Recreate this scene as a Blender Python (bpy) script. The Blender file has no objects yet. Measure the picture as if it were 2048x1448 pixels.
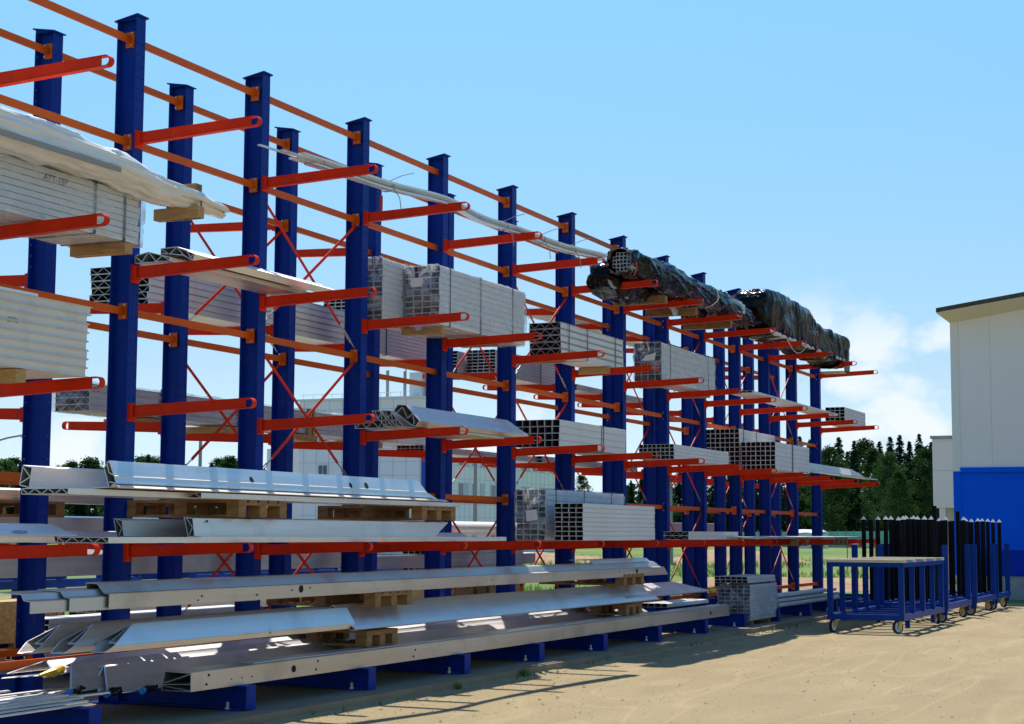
import bpy, math, random
from mathutils import Vector, Matrix, noise
R = math.radians
random.seed(7)
scn = bpy.context.scene
COL = scn.collection

# ------------------------------------------------------------------ camera
CAM = Vector((-11.82730431, -8.91482055, 1.43931011))
YAW, PITCH, ROLL, FPX, W, H = R(65.75952371), R(5.72696005), R(0.2697845), 3406.3413, 2048.0, 1448.0
fwd = Vector((math.sin(YAW)*math.cos(PITCH), math.cos(YAW)*math.cos(PITCH), math.sin(PITCH)))
r0 = Vector((math.cos(YAW), -math.sin(YAW), 0)); u0 = r0.cross(fwd)
rgt = math.cos(ROLL)*r0 + math.sin(ROLL)*u0
upv = -math.sin(ROLL)*r0 + math.cos(ROLL)*u0
cd = bpy.data.cameras.new("camera"); cam = bpy.data.objects.new("camera", cd); COL.objects.link(cam)
cd.sensor_width = 36.0; cd.lens = FPX/W*36.0; cd.clip_start = 0.1; cd.clip_end = 3000
cam.matrix_world = Matrix(((rgt.x, upv.x, -fwd.x, CAM.x), (rgt.y, upv.y, -fwd.y, CAM.y), (rgt.z, upv.z, -fwd.z, CAM.z), (0, 0, 0, 1)))
scn.camera = cam

def ray(px, py):
    return fwd + (px-W/2)/FPX*rgt - (py-H/2)/FPX*upv
def far_at(px, D):
    """ground point at distance D under picture column px"""
    d = ray(px, 1066); d.z = 0; d.normalize()
    return Vector((CAM.x + d.x*D, CAM.y + d.y*D, 0))

# ------------------------------------------------------------------ sky, sun, exposure
SUN_EL, SUN_DIR = R(60.0), Vector((0.883, 0.468, 0)).normalized()
world = bpy.data.worlds.new("World"); scn.world = world; world.use_nodes = True
nt = world.node_tree; nt.nodes.clear()
def wn(t, **k):
    n = nt.nodes.new(t)
    for a, b in k.items(): setattr(n, a, b)
    return n
out = wn('ShaderNodeOutputWorld'); bg = wn('ShaderNodeBackground'); sky = wn('ShaderNodeTexSky')
sky.sky_type = 'NISHITA'; sky.sun_disc = False; sky.sun_elevation = SUN_EL
sky.sun_rotation = math.atan2(SUN_DIR.x, SUN_DIR.y)
sky.air_density = 1.0; sky.dust_density = 0.15; sky.ozone_density = 2.2; sky.altitude = 200
bg.inputs['Strength'].default_value = 0.105
tc = wn('ShaderNodeTexCoord'); sep = wn('ShaderNodeSeparateXYZ'); nt.links.new(tc.outputs['Generated'], sep.inputs[0])
mp = wn('ShaderNodeMapping'); mp.inputs['Scale'].default_value = (26, 26, 40); mp.inputs['Location'].default_value = (0.35, 1.2, 0.1)
nt.links.new(tc.outputs['Generated'], mp.inputs[0])
nz = wn('ShaderNodeTexNoise'); nz.inputs['Scale'].default_value = 1.0; nz.inputs['Detail'].default_value = 9; nz.inputs['Roughness'].default_value = 0.56
nt.links.new(mp.outputs[0], nz.inputs['Vector'])
rp = wn('ShaderNodeValToRGB'); rp.color_ramp.elements[0].position = 0.63; rp.color_ramp.elements[1].position = 0.83
nrm = wn('ShaderNodeVectorMath', operation='NORMALIZE'); nt.links.new(tc.outputs['Generated'], nrm.inputs[0])
stv = wn('ShaderNodeVectorMath', operation='MULTIPLY'); stv.inputs[1].default_value = (1, 1, 1.35); nt.links.new(nrm.outputs[0], stv.inputs[0])
prev = None
for cx, cy, cr_ in ((1650, 640, 0.050), (1725, 665, 0.044), (1600, 660, 0.04), (1895, 680, 0.032), (1840, 845, 0.046), (1740, 868, 0.036), (1690, 760, 0.03), (120, 915, 0.04), (1010, 900, 0.05)):   # cumulus heads, each a direction and an angular radius
    c_ = ray(cx, cy).normalized(); c_.z *= 1.35
    ds = wn('ShaderNodeVectorMath', operation='DISTANCE'); ds.inputs[1].default_value = c_; nt.links.new(stv.outputs[0], ds.inputs[0])
    mr_ = wn('ShaderNodeMapRange'); mr_.inputs[1].default_value = 0.0; mr_.inputs[2].default_value = cr_; mr_.inputs[3].default_value = 0.40; mr_.inputs[4].default_value = 0.0; nt.links.new(ds.outputs['Value'], mr_.inputs[0])
    if prev is None: prev = mr_.outputs[0]
    else:
        mm = wn('ShaderNodeMath', operation='MAXIMUM'); nt.links.new(prev, mm.inputs[0]); nt.links.new(mr_.outputs[0], mm.inputs[1]); prev = mm.outputs[0]
ad = wn('ShaderNodeMath', operation='ADD'); nt.links.new(nz.outputs['Fac'], ad.inputs[0]); nt.links.new(prev, ad.inputs[1]); nt.links.new(ad.outputs[0], rp.inputs[0])
el = wn('ShaderNodeValToRGB'); e = el.color_ramp.elements
e[0].position = 0.0; e[0].color = (0.6, 0.6, 0.6, 1); e[1].position = 0.15; e[1].color = (0, 0, 0, 1)
q = el.color_ramp.elements.new(0.035); q.color = (1, 1, 1, 1); q = el.color_ramp.elements.new(0.11); q.color = (0.85, 0.85, 0.85, 1)
nt.links.new(sep.outputs[2], el.inputs[0])
ml = wn('ShaderNodeMath', operation='MULTIPLY'); nt.links.new(rp.outputs[0], ml.inputs[0]); nt.links.new(el.outputs[0], ml.inputs[1])
hz = wn('ShaderNodeMapRange'); hz.inputs[1].default_value = 0.0; hz.inputs[2].default_value = 0.22; hz.inputs[3].default_value = 1.0; hz.inputs[4].default_value = 0.0
nt.links.new(sep.outputs[2], hz.inputs[0])
hs = wn('ShaderNodeHueSaturation'); hs.inputs['Saturation'].default_value = 1.28
nt.links.new(sky.outputs[0], hs.inputs['Color'])
air = wn('ShaderNodeValToRGB'); a_ = air.color_ramp.elements         # thins horizon glare of the model sky; boosts unseen upper sky as added fill
a_[0].position = 0.0; a_[0].color = (0.51, 0.665, 1.12, 1); a_[1].position = 0.30; a_[1].color = (1.30, 1.20, 0.92, 1); x_ = air.color_ramp.elements.new(0.55); x_.color = (1.32, 1.26, 1.15, 1)
for p_, c_ in ((0.06, (0.655, 0.65, 0.74)), (0.095, (0.73, 0.69, 0.705)), (0.19, (0.985, 0.92, 0.80))):
    x_ = air.color_ramp.elements.new(p_); x_.color = (*c_, 1)
nt.links.new(sep.outputs[2], air.inputs[0])
am = wn('ShaderNodeVectorMath', operation='MULTIPLY'); nt.links.new(hs.outputs[0], am.inputs[0]); nt.links.new(air.outputs[0], am.inputs[1])
mx = wn('ShaderNodeMix', data_type='RGBA'); mx.inputs[7].default_value = (5.5, 5.95, 6.3, 1)
nt.links.new(ml.outputs[0], mx.inputs[0]); nt.links.new(am.outputs[0], mx.inputs[6])
nt.links.new(mx.outputs[2], bg.inputs['Color']); nt.links.new(bg.outputs[0], out.inputs['Surface'])

sl = bpy.data.lights.new("sun", 'SUN'); sl.energy = 3.7; sl.angle = R(0.53); sl.color = (1.0, 0.95, 0.87)
sun = bpy.data.objects.new("sun", sl); COL.objects.link(sun)
sd = Vector((SUN_DIR.x*math.cos(SUN_EL), SUN_DIR.y*math.cos(SUN_EL), math.sin(SUN_EL)))
sun.rotation_euler = (-sd).to_track_quat('-Z', 'Y').to_euler(); sun.location = (20, 10, 30)
vs = scn.view_settings; vs.view_transform = 'Standard'; vs.look = 'None'; vs.exposure = 0.65; vs.gamma = 1.0; vs.use_curve_mapping = False
scn.cycles.max_bounces = 8; scn.cycles.diffuse_bounces = 3; scn.cycles.glossy_bounces = 4; scn.cycles.transparent_max_bounces = 14
scn.cycles.sample_clamp_indirect = 6

# ------------------------------------------------------------------ materials
M = {}
def mat(name, base, rough=0.5, metal=0.0, var=0.0, vscale=4.0, stretch=(1, 1, 1), bump=0.0, bscale=60.0, rvar=0.0, spec=0.5, dirt=None, dirt_amt=0.0, dirt_scale=2.0, coat=0.0, alpha=None, bstretch=(1, 1, 1), bdist=0.01):
    m = bpy.data.materials.new(name); m.use_nodes = True; t = m.node_tree; L = t.links
    b = t.nodes['Principled BSDF']
    b.inputs['Base Color'].default_value = (*base, 1); b.inputs['Roughness'].default_value = rough; b.inputs['Metallic'].default_value = metal
    b.inputs['Specular IOR Level'].default_value = spec; b.inputs['Coat Weight'].default_value = coat
    if alpha is not None: b.inputs['Alpha'].default_value = alpha
    co = t.nodes.new('ShaderNodeTexCoord')
    def ns(scale, st, det=6, rg=0.55):
        mp = t.nodes.new('ShaderNodeMapping'); mp.inputs['Scale'].default_value = st; L.new(co.outputs['Object'], mp.inputs[0])
        n = t.nodes.new('ShaderNodeTexNoise'); n.inputs['Scale'].default_value = scale; n.inputs['Detail'].default_value = det; n.inputs['Roughness'].default_value = rg
        L.new(mp.outputs[0], n.inputs['Vector']); return n
    colsock = None
    if var > 0:
        n = ns(vscale, stretch)
        mr = t.nodes.new('ShaderNodeMapRange'); mr.inputs[1].default_value = 0.3; mr.inputs[2].default_value = 0.7
        mr.inputs[3].default_value = 1-var; mr.inputs[4].default_value = 1+var; L.new(n.outputs['Fac'], mr.inputs[0])
        vm = t.nodes.new('ShaderNodeVectorMath'); vm.operation = 'SCALE'; vm.inputs[0].default_value = base; L.new(mr.outputs[0], vm.inputs['Scale'])
        colsock = vm.outputs[0]
        if rvar > 0:
            m2 = t.nodes.new('ShaderNodeMapRange'); m2.inputs[1].default_value = 0.3; m2.inputs[2].default_value = 0.7
            m2.inputs[3].default_value = max(0.02, rough-rvar); m2.inputs[4].default_value = rough+rvar; L.new(n.outputs['Fac'], m2.inputs[0]); L.new(m2.outputs[0], b.inputs['Roughness'])
    if dirt:
        n = ns(dirt_scale, (1, 1, 1), 8, 0.65)
        cr = t.nodes.new('ShaderNodeValToRGB'); cr.color_ramp.elements[0].position = 0.52; cr.color_ramp.elements[1].position = 0.72
        L.new(n.outputs['Fac'], cr.inputs[0])
        mu = t.nodes.new('ShaderNodeMath'); mu.operation = 'MULTIPLY'; mu.inputs[1].default_value = dirt_amt; L.new(cr.outputs[0], mu.inputs[0])
        mix = t.nodes.new('ShaderNodeMix'); mix.data_type = 'RGBA'; mix.inputs[6].default_value = (*base, 1); mix.inputs[7].default_value = (*dirt, 1)
        if colsock: L.new(colsock, mix.inputs[6])
        L.new(mu.outputs[0], mix.inputs[0]); colsock = mix.outputs[2]
    if colsock: L.new(colsock, b.inputs['Base Color'])
    if bump > 0:
        n = ns(bscale, bstretch, 5); bp = t.nodes.new('ShaderNodeBump'); bp.inputs['Strength'].default_value = bump; bp.inputs['Distance'].default_value = bdist
        L.new(n.outputs['Fac'], bp.inputs['Height']); L.new(bp.outputs[0], b.inputs['Normal'])
    M[name] = m; return m

mat('blue_paint', (0.002, 0.030, 0.25), 0.45, var=0.16, vscale=3, stretch=(1, 1, 0.35), dirt=(0.035, 0.05, 0.14), dirt_amt=0.45, dirt_scale=9, spec=0.12)
mat('blue_cart_paint', (0.002, 0.040, 0.26), 0.4, var=0.15, vscale=5, dirt=(0.02, 0.05, 0.15), dirt_amt=0.4, dirt_scale=7, spec=0.15)
mat('red_paint', (0.74, 0.030, 0.004), 0.45, var=0.12, vscale=5, dirt=(0.36, 0.035, 0.012), dirt_amt=0.5, dirt_scale=11, spec=0.12)
mat('orange_paint', (0.70, 0.115, 0.006), 0.42, var=0.2, vscale=0.7, dirt=(0.60, 0.055, 0.008), dirt_amt=0.7, dirt_scale=0.5, spec=0.15)
mat('mill_aluminium', (0.78, 0.745, 0.71), 0.42, metal=0.85, var=0.08, vscale=3, stretch=(0.25, 6, 6), rvar=0.07, bump=0.04, bscale=40, bstretch=(0.1, 4, 4), dirt=(0.42, 0.40, 0.37), dirt_amt=0.35, dirt_scale=1.8)
mat('weathered_aluminium', (0.60, 0.555, 0.50), 0.42, metal=0.9, var=0.10, vscale=2.5, stretch=(0.25, 5, 5), rvar=0.08, dirt=(0.30, 0.27, 0.23), dirt_amt=0.55, dirt_scale=1.6)
mat('dull_aluminium', (0.62, 0.61, 0.59), 0.5, metal=0.8, var=0.12, vscale=3, stretch=(0.3, 5, 5), rvar=0.08, dirt=(0.30, 0.28, 0.26), dirt_amt=0.5, dirt_scale=1.5)
mat('white_profile', (0.74, 0.725, 0.70), 0.45, metal=0.15, var=0.06, vscale=4, stretch=(0.3, 3, 3), dirt=(0.50, 0.46, 0.40), dirt_amt=0.35, dirt_scale=2.2)
mat('beige_profile', (0.70, 0.665, 0.61), 0.55, var=0.06, vscale=3, stretch=(0.4, 3, 3), dirt=(0.45, 0.40, 0.33), dirt_amt=0.4, dirt_scale=3)
mat('grey_tube', (0.60, 0.59, 0.58), 0.5, metal=0.3, var=0.08, vscale=4, stretch=(0.3, 3, 3), dirt=(0.36, 0.34, 0.32), dirt_amt=0.35, dirt_scale=2)
mat('pallet_wood', (0.29, 0.145, 0.048), 0.8, var=0.35, vscale=7, stretch=(1, 1, 3), bump=0.2, bscale=40, dirt=(0.16, 0.10, 0.055), dirt_amt=0.6, dirt_scale=4)
mat('fresh_wood', (0.48, 0.275, 0.11), 0.75, var=0.25, vscale=9, stretch=(3, 0.6, 6), bump=0.15, bscale=50, dirt=(0.33, 0.19, 0.08), dirt_amt=0.45, dirt_scale=6)
mat('board_wood', (0.62, 0.54, 0.38), 0.75, var=0.15, vscale=8, stretch=(6, 0.5, 4), bump=0.1, bscale=50)
mat('strap_steel', (0.05, 0.075, 0.08), 0.4, metal=0.5)
mat('strap_white', (0.7, 0.7, 0.7), 0.5)
mat('bolt_steel', (0.45, 0.45, 0.45), 0.35, metal=0.9)
mat('hole_dark', (0.006, 0.006, 0.007), 0.9)
mat('black_steel', (0.007, 0.0068, 0.007), 0.55, var=0.2, vscale=6, spec=0.12)
mat('white_cap', (0.78, 0.77, 0.70), 0.5)
mat('paper_white', (0.80, 0.79, 0.76), 0.8)
mat('ink', (0.02, 0.02, 0.03), 0.8)
mat('orange_strap', (0.50, 0.05, 0.012), 0.6)
mat('brown_webbing', (0.42, 0.16, 0.07), 0.8)
mat('interior_shade', (0.10, 0.098, 0.095), 0.6, metal=0.3)  # near-black colour stands in for the shade inside hollow ends
mat('blue_tape', (0.02, 0.22, 0.55), 0.4)
mat('yellow_zinc', (0.62, 0.40, 0.03), 0.4, metal=0.3, var=0.2, vscale=20)
mat('rubber', (0.025, 0.024, 0.023), 0.7)
mat('wheel_white', (0.62, 0.62, 0.63), 0.5)
mat('concrete', (0.25, 0.195, 0.135), 0.85, var=0.14, vscale=2.5, bump=0.25, bscale=30, dirt=(0.20, 0.155, 0.10), dirt_amt=0.6, dirt_scale=1.5, spec=0.2)
mat('hall_white', (0.82, 0.765, 0.745), 0.6, spec=0.2, var=0.025, vscale=0.8, bump=0.05, bscale=80)
mat('hall_trim', (0.80, 0.75, 0.70), 0.6, spec=0.2)
mat('hall_soffit', (0.75, 0.66, 0.52), 0.7)
mat('roof_edge', (0.07, 0.062, 0.04), 0.8, var=0.3, vscale=9)
mat('hall_blue', (0.001, 0.105, 0.80), 0.45, spec=0.06, var=0.05, vscale=1)
mat('hall_dark_blue', (0.001, 0.035, 0.42), 0.45, spec=0.06, var=0.05, vscale=1)
mat('zinc_sheet', (0.30, 0.33, 0.36), 0.45, metal=0.4, var=0.12, vscale=5)
mat('tile_cladding', (0.86, 0.81, 0.79), 0.55, var=0.03, vscale=1)
mat('window_glass', (0.06, 0.10, 0.13), 0.08, metal=0.3)
mat('window_frame', (0.72, 0.74, 0.74), 0.5)
mat('grey_panel', (0.52, 0.52, 0.53), 0.5)
mat('office_blue', (0.02, 0.08, 0.42), 0.5)
mat('lamp_grey', (0.28, 0.28, 0.27), 0.6)
mat('trunk_bark', (0.09, 0.07, 0.05), 0.9, var=0.3, vscale=3)
mat('green_net', (0.20, 0.48, 0.38), 0.8, var=0.2, vscale=0.6)
mat('cabin_white', (0.62, 0.64, 0.66), 0.5)
mat('yard_stone', (0.27, 0.21, 0.14), 0.9, var=0.4, vscale=3)
mat('dry_leaf', (0.16, 0.075, 0.03), 0.8)
mat('added_asphalt', (0.20, 0.195, 0.19), 0.9, var=0.15, vscale=2)
mat('osb', (0.50, 0.33, 0.13), 0.8, var=0.3, vscale=25, dirt=(0.28, 0.16, 0.06), dirt_amt=0.6, dirt_scale=18)
mat('sign_red', (0.4, 0.03, 0.03), 0.5)

def film_material():
    m = bpy.data.materials.new('clear_film'); m.use_nodes = True; t = m.node_tree; L = t.links; b = t.nodes['Principled BSDF']
    b.inputs['Base Color'].default_value = (0.72, 0.74, 0.78, 1); b.inputs['Roughness'].default_value = 0.22
    tr = t.nodes.new('ShaderNodeBsdfTransparent'); tr.inputs[0].default_value = (0.93, 0.94, 0.96, 1)
    ms = t.nodes.new('ShaderNodeMixShader'); co = t.nodes.new('ShaderNodeTexCoord')
    mp = t.nodes.new('ShaderNodeMapping'); mp.inputs['Scale'].default_value = (0.9, 2.2, 2.2); mp.inputs['Rotation'].default_value = (0.5, 0.35, 0.2); L.new(co.outputs['Object'], mp.inputs[0])
    n = t.nodes.new('ShaderNodeTexNoise'); n.inputs['Scale'].default_value = 2.2; n.inputs['Detail'].default_value = 3.5; n.inputs['Roughness'].default_value = 0.5; n.inputs['Distortion'].default_value = 1.6; L.new(mp.outputs[0], n.inputs['Vector'])
    mr = t.nodes.new('ShaderNodeMapRange'); mr.inputs[1].default_value = 0.40; mr.inputs[2].default_value = 0.70; mr.inputs[3].default_value = 0.10; mr.inputs[4].default_value = 0.50
    L.new(n.outputs['Fac'], mr.inputs[0]); L.new(mr.outputs[0], ms.inputs[0])
    bp = t.nodes.new('ShaderNodeBump'); bp.inputs['Strength'].default_value = 0.7; bp.inputs['Distance'].default_value = 0.04; L.new(n.outputs['Fac'], bp.inputs['Height']); L.new(bp.outputs[0], b.inputs['Normal'])
    L.new(tr.outputs[0], ms.inputs[1]); L.new(b.outputs[0], ms.inputs[2]); L.new(ms.outputs[0], t.nodes['Material Output'].inputs['Surface'])
    M['clear_film'] = m
def crease_material(name, base, rough, spec, scale, stretch, strength, dist):
    """plastic film: smooth gloss broken by sharp folds (ridged noise), some of them crossing"""
    m = bpy.data.materials.new(name); m.use_nodes = True; t = m.node_tree; L = t.links; b = t.nodes['Principled BSDF']
    b.inputs['Base Color'].default_value = (*base, 1); b.inputs['Roughness'].default_value = rough; b.inputs['Specular IOR Level'].default_value = spec
    co = t.nodes.new('ShaderNodeTexCoord'); prev = None
    for k, (st, rot) in enumerate((((stretch[0], stretch[1], stretch[2]), (0, 0, 0)), ((stretch[0]*0.8, stretch[1]*1.6, stretch[2]*1.2), (0.5, 0.8, 0.3)))):
        mp = t.nodes.new('ShaderNodeMapping'); mp.inputs['Scale'].default_value = st; mp.inputs['Rotation'].default_value = rot; L.new(co.outputs['Object'], mp.inputs[0])
        n = t.nodes.new('ShaderNodeTexNoise'); n.inputs['Scale'].default_value = scale*(1+0.7*k); n.inputs['Detail'].default_value = 1.5; n.inputs['Distortion'].default_value = 0.6; L.new(mp.outputs[0], n.inputs['Vector'])
        sb = t.nodes.new('ShaderNodeMath'); sb.operation = 'SUBTRACT'; sb.inputs[1].default_value = 0.5; L.new(n.outputs['Fac'], sb.inputs[0])
        ab = t.nodes.new('ShaderNodeMath'); ab.operation = 'ABSOLUTE'; L.new(sb.outputs[0], ab.inputs[0])
        if prev is None: prev = ab.outputs[0]
        else:
            ml = t.nodes.new('ShaderNodeMath'); ml.operation = 'MULTIPLY_ADD'; ml.inputs[1].default_value = 0.5; L.new(ab.outputs[0], ml.inputs[0]); L.new(prev, ml.inputs[2]); prev = ml.outputs[0]
    bp = t.nodes.new('ShaderNodeBump'); bp.inputs['Strength'].default_value = strength; bp.inputs['Distance'].default_value = dist; bp.invert = True; L.new(prev, bp.inputs['Height']); L.new(bp.outputs[0], b.inputs['Normal'])
    M[name] = m
crease_material('black_film', (0.002, 0.0022, 0.003), 0.13, 0.18, 4.5, (2.4, 0.7, 0.4), 0.45, 0.05)
crease_material('white_film', (0.78, 0.78, 0.77), 0.3, 0.4, 2.6, (0.9, 2.0, 2.0), 0.6, 0.05)
film_material()

def leaf_material(name, c, c2):
    m = bpy.data.materials.new(name); m.use_nodes = True; t = m.node_tree; L = t.links; t.nodes.remove(t.nodes['Principled BSDF'])
    d = t.nodes.new('ShaderNodeBsdfDiffuse'); tl = t.nodes.new('ShaderNodeBsdfTranslucent'); ms = t.nodes.new('ShaderNodeMixShader'); ms.inputs[0].default_value = 0.35
    co = t.nodes.new('ShaderNodeTexCoord'); n = t.nodes.new('ShaderNodeTexNoise'); n.inputs['Scale'].default_value = 0.55; n.inputs['Detail'].default_value = 5
    L.new(co.outputs['Object'], n.inputs['Vector'])
    oi = t.nodes.new('ShaderNodeObjectInfo')
    mix = t.nodes.new('ShaderNodeMix'); mix.data_type = 'RGBA'; mix.inputs[6].default_value = (*c, 1); mix.inputs[7].default_value = (*c2, 1)
    cr = t.nodes.new('ShaderNodeMapRange'); cr.inputs[1].default_value = 0.35; cr.inputs[2].default_value = 0.65; L.new(n.outputs['Fac'], cr.inputs[0]); L.new(cr.outputs[0], mix.inputs[0])
    hs = t.nodes.new('ShaderNodeHueSaturation'); mr = t.nodes.new('ShaderNodeMapRange'); mr.inputs[3].default_value = 0.75; mr.inputs[4].default_value = 1.3
    L.new(oi.outputs['Random'], mr.inputs[0]); L.new(mr.outputs[0], hs.inputs['Value']); L.new(mix.outputs[2], hs.inputs['Color'])
    L.new(hs.outputs[0], d.inputs[0]); L.new(hs.outputs[0], tl.inputs[0]); L.new(d.outputs[0], ms.inputs[1]); L.new(tl.outputs[0], ms.inputs[2])
    L.new(ms.outputs[0], t.nodes['Material Output'].inputs['Surface']); M[name] = m
leaf_material('spruce_needles', (0.017, 0.037, 0.020), (0.032, 0.062, 0.028))
leaf_material('birch_leaves', (0.034, 0.072, 0.022), (0.06, 0.115, 0.034))
leaf_material('grass_blades', (0.09, 0.20, 0.03), (0.19, 0.25, 0.06))

def ground_material(name, stops, scale, det_scale, bump):
    """stops: list of (position, colour) over a broad noise, with a fine grain on top"""
    m = bpy.data.materials.new(name); m.use_nodes = True; t = m.node_tree; L = t.links; b = t.nodes['Principled BSDF']
    b.inputs['Roughness'].default_value = 0.92; b.inputs['Specular IOR Level'].default_value = 0.2
    co = t.nodes.new('ShaderNodeTexCoord')
    n = t.nodes.new('ShaderNodeTexNoise'); n.inputs['Scale'].default_value = scale; n.inputs['Detail'].default_value = 9; n.inputs['Roughness'].default_value = 0.62; L.new(co.outputs['Object'], n.inputs['Vector'])
    cr = t.nodes.new('ShaderNodeValToRGB'); els = cr.color_ramp.elements
    els[0].position, els[0].color = stops[0][0], (*stops[0][1], 1); els[1].position, els[1].color = stops[-1][0], (*stops[-1][1], 1)
    for p, c in stops[1:-1]: x = els.new(p); x.color = (*c, 1)
    L.new(n.outputs['Fac'], cr.inputs[0])
    n2 = t.nodes.new('ShaderNodeTexNoise'); n2.inputs['Scale'].default_value = det_scale; n2.inputs['Detail'].default_value = 10; n2.inputs['Roughness'].default_value = 0.78; L.new(co.outputs['Object'], n2.inputs['Vector'])
    mr = t.nodes.new('ShaderNodeMapRange'); mr.inputs[1].default_value = 0.28; mr.inputs[2].default_value = 0.72; mr.inputs[3].default_value = 0.83; mr.inputs[4].default_value = 1.20; L.new(n2.outputs['Fac'], mr.inputs[0])
    vm = t.nodes.new('ShaderNodeVectorMath'); vm.operation = 'SCALE'; L.new(cr.outputs[0], vm.inputs[0]); L.new(mr.outputs[0], vm.inputs['Scale'])
    # faint wheel tracks running along the yard
    mp = t.nodes.new('ShaderNodeMapping'); mp.inputs['Scale'].default_value = (0.12, 1.7, 1); mp.inputs['Rotation'].default_value = (0, 0, R(-14)); L.new(co.outputs['Object'], mp.inputs[0])
    n3 = t.nodes.new('ShaderNodeTexNoise'); n3.inputs['Scale'].default_value = 1.3; n3.inputs['Detail'].default_value = 5; L.new(mp.outputs[0], n3.inputs['Vector'])
    m3 = t.nodes.new('ShaderNodeMapRange'); m3.inputs[1].default_value = 0.35; m3.inputs[2].default_value = 0.65; m3.inputs[3].default_value = 0.95; m3.inputs[4].default_value = 1.05; L.new(n3.outputs['Fac'], m3.inputs[0])
    v2 = t.nodes.new('ShaderNodeVectorMath'); v2.operation = 'SCALE'; L.new(vm.outputs[0], v2.inputs[0]); L.new(m3.outputs[0], v2.inputs['Scale'])
    n4 = t.nodes.new('ShaderNodeTexNoise'); n4.inputs['Scale'].default_value = 0.42; n4.inputs['Detail'].default_value = 0.6; n4.inputs['Distortion'].default_value = 0.8; L.new(mp.outputs[0], n4.inputs['Vector']); mp.inputs['Scale'].default_value = (0.3, 1.7, 1)
    s4 = t.nodes.new('ShaderNodeMath'); s4.operation = 'PINGPONG'; s4.inputs[1].default_value = 0.05; L.new(n4.outputs['Fac'], s4.inputs[0])
    m4 = t.nodes.new('ShaderNodeMapRange'); m4.inputs[1].default_value = 0.0; m4.inputs[2].default_value = 0.012; m4.inputs[3].default_value = 1.13; m4.inputs[4].default_value = 1.0; L.new(s4.outputs[0], m4.inputs[0])
    v3 = t.nodes.new('ShaderNodeVectorMath'); v3.operation = 'SCALE'; L.new(v2.outputs[0], v3.inputs[0]); L.new(m4.outputs[0], v3.inputs['Scale']); v2 = v3
    L.new(v2.outputs[0], b.inputs['Base Color'])
    bp = t.nodes.new('ShaderNodeBump'); bp.inputs['Strength'].default_value = bump; bp.inputs['Distance'].default_value = 0.02; L.new(n2.outputs['Fac'], bp.inputs['Height']); L.new(bp.outputs[0], b.inputs['Normal'])
    M[name] = m
ground_material('sandy_road', [(0.3, (0.298, 0.226, 0.122)), (0.5, (0.325, 0.249, 0.134)), (0.72, (0.345, 0.266, 0.148))], 0.7, 26, 0.6)
ground_material('field_ground', [(0.38, (0.09, 0.165, 0.03)), (0.52, (0.13, 0.19, 0.04)), (0.62, (0.20, 0.21, 0.065)), (0.75, (0.27, 0.215, 0.10))], 0.09, 9, 0.8)
ground_material('dirt', [(0.3, (0.26, 0.16, 0.09)), (0.6, (0.38, 0.25, 0.14)), (0.75, (0.42, 0.32, 0.2))], 0.8, 12, 1.0)

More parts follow.
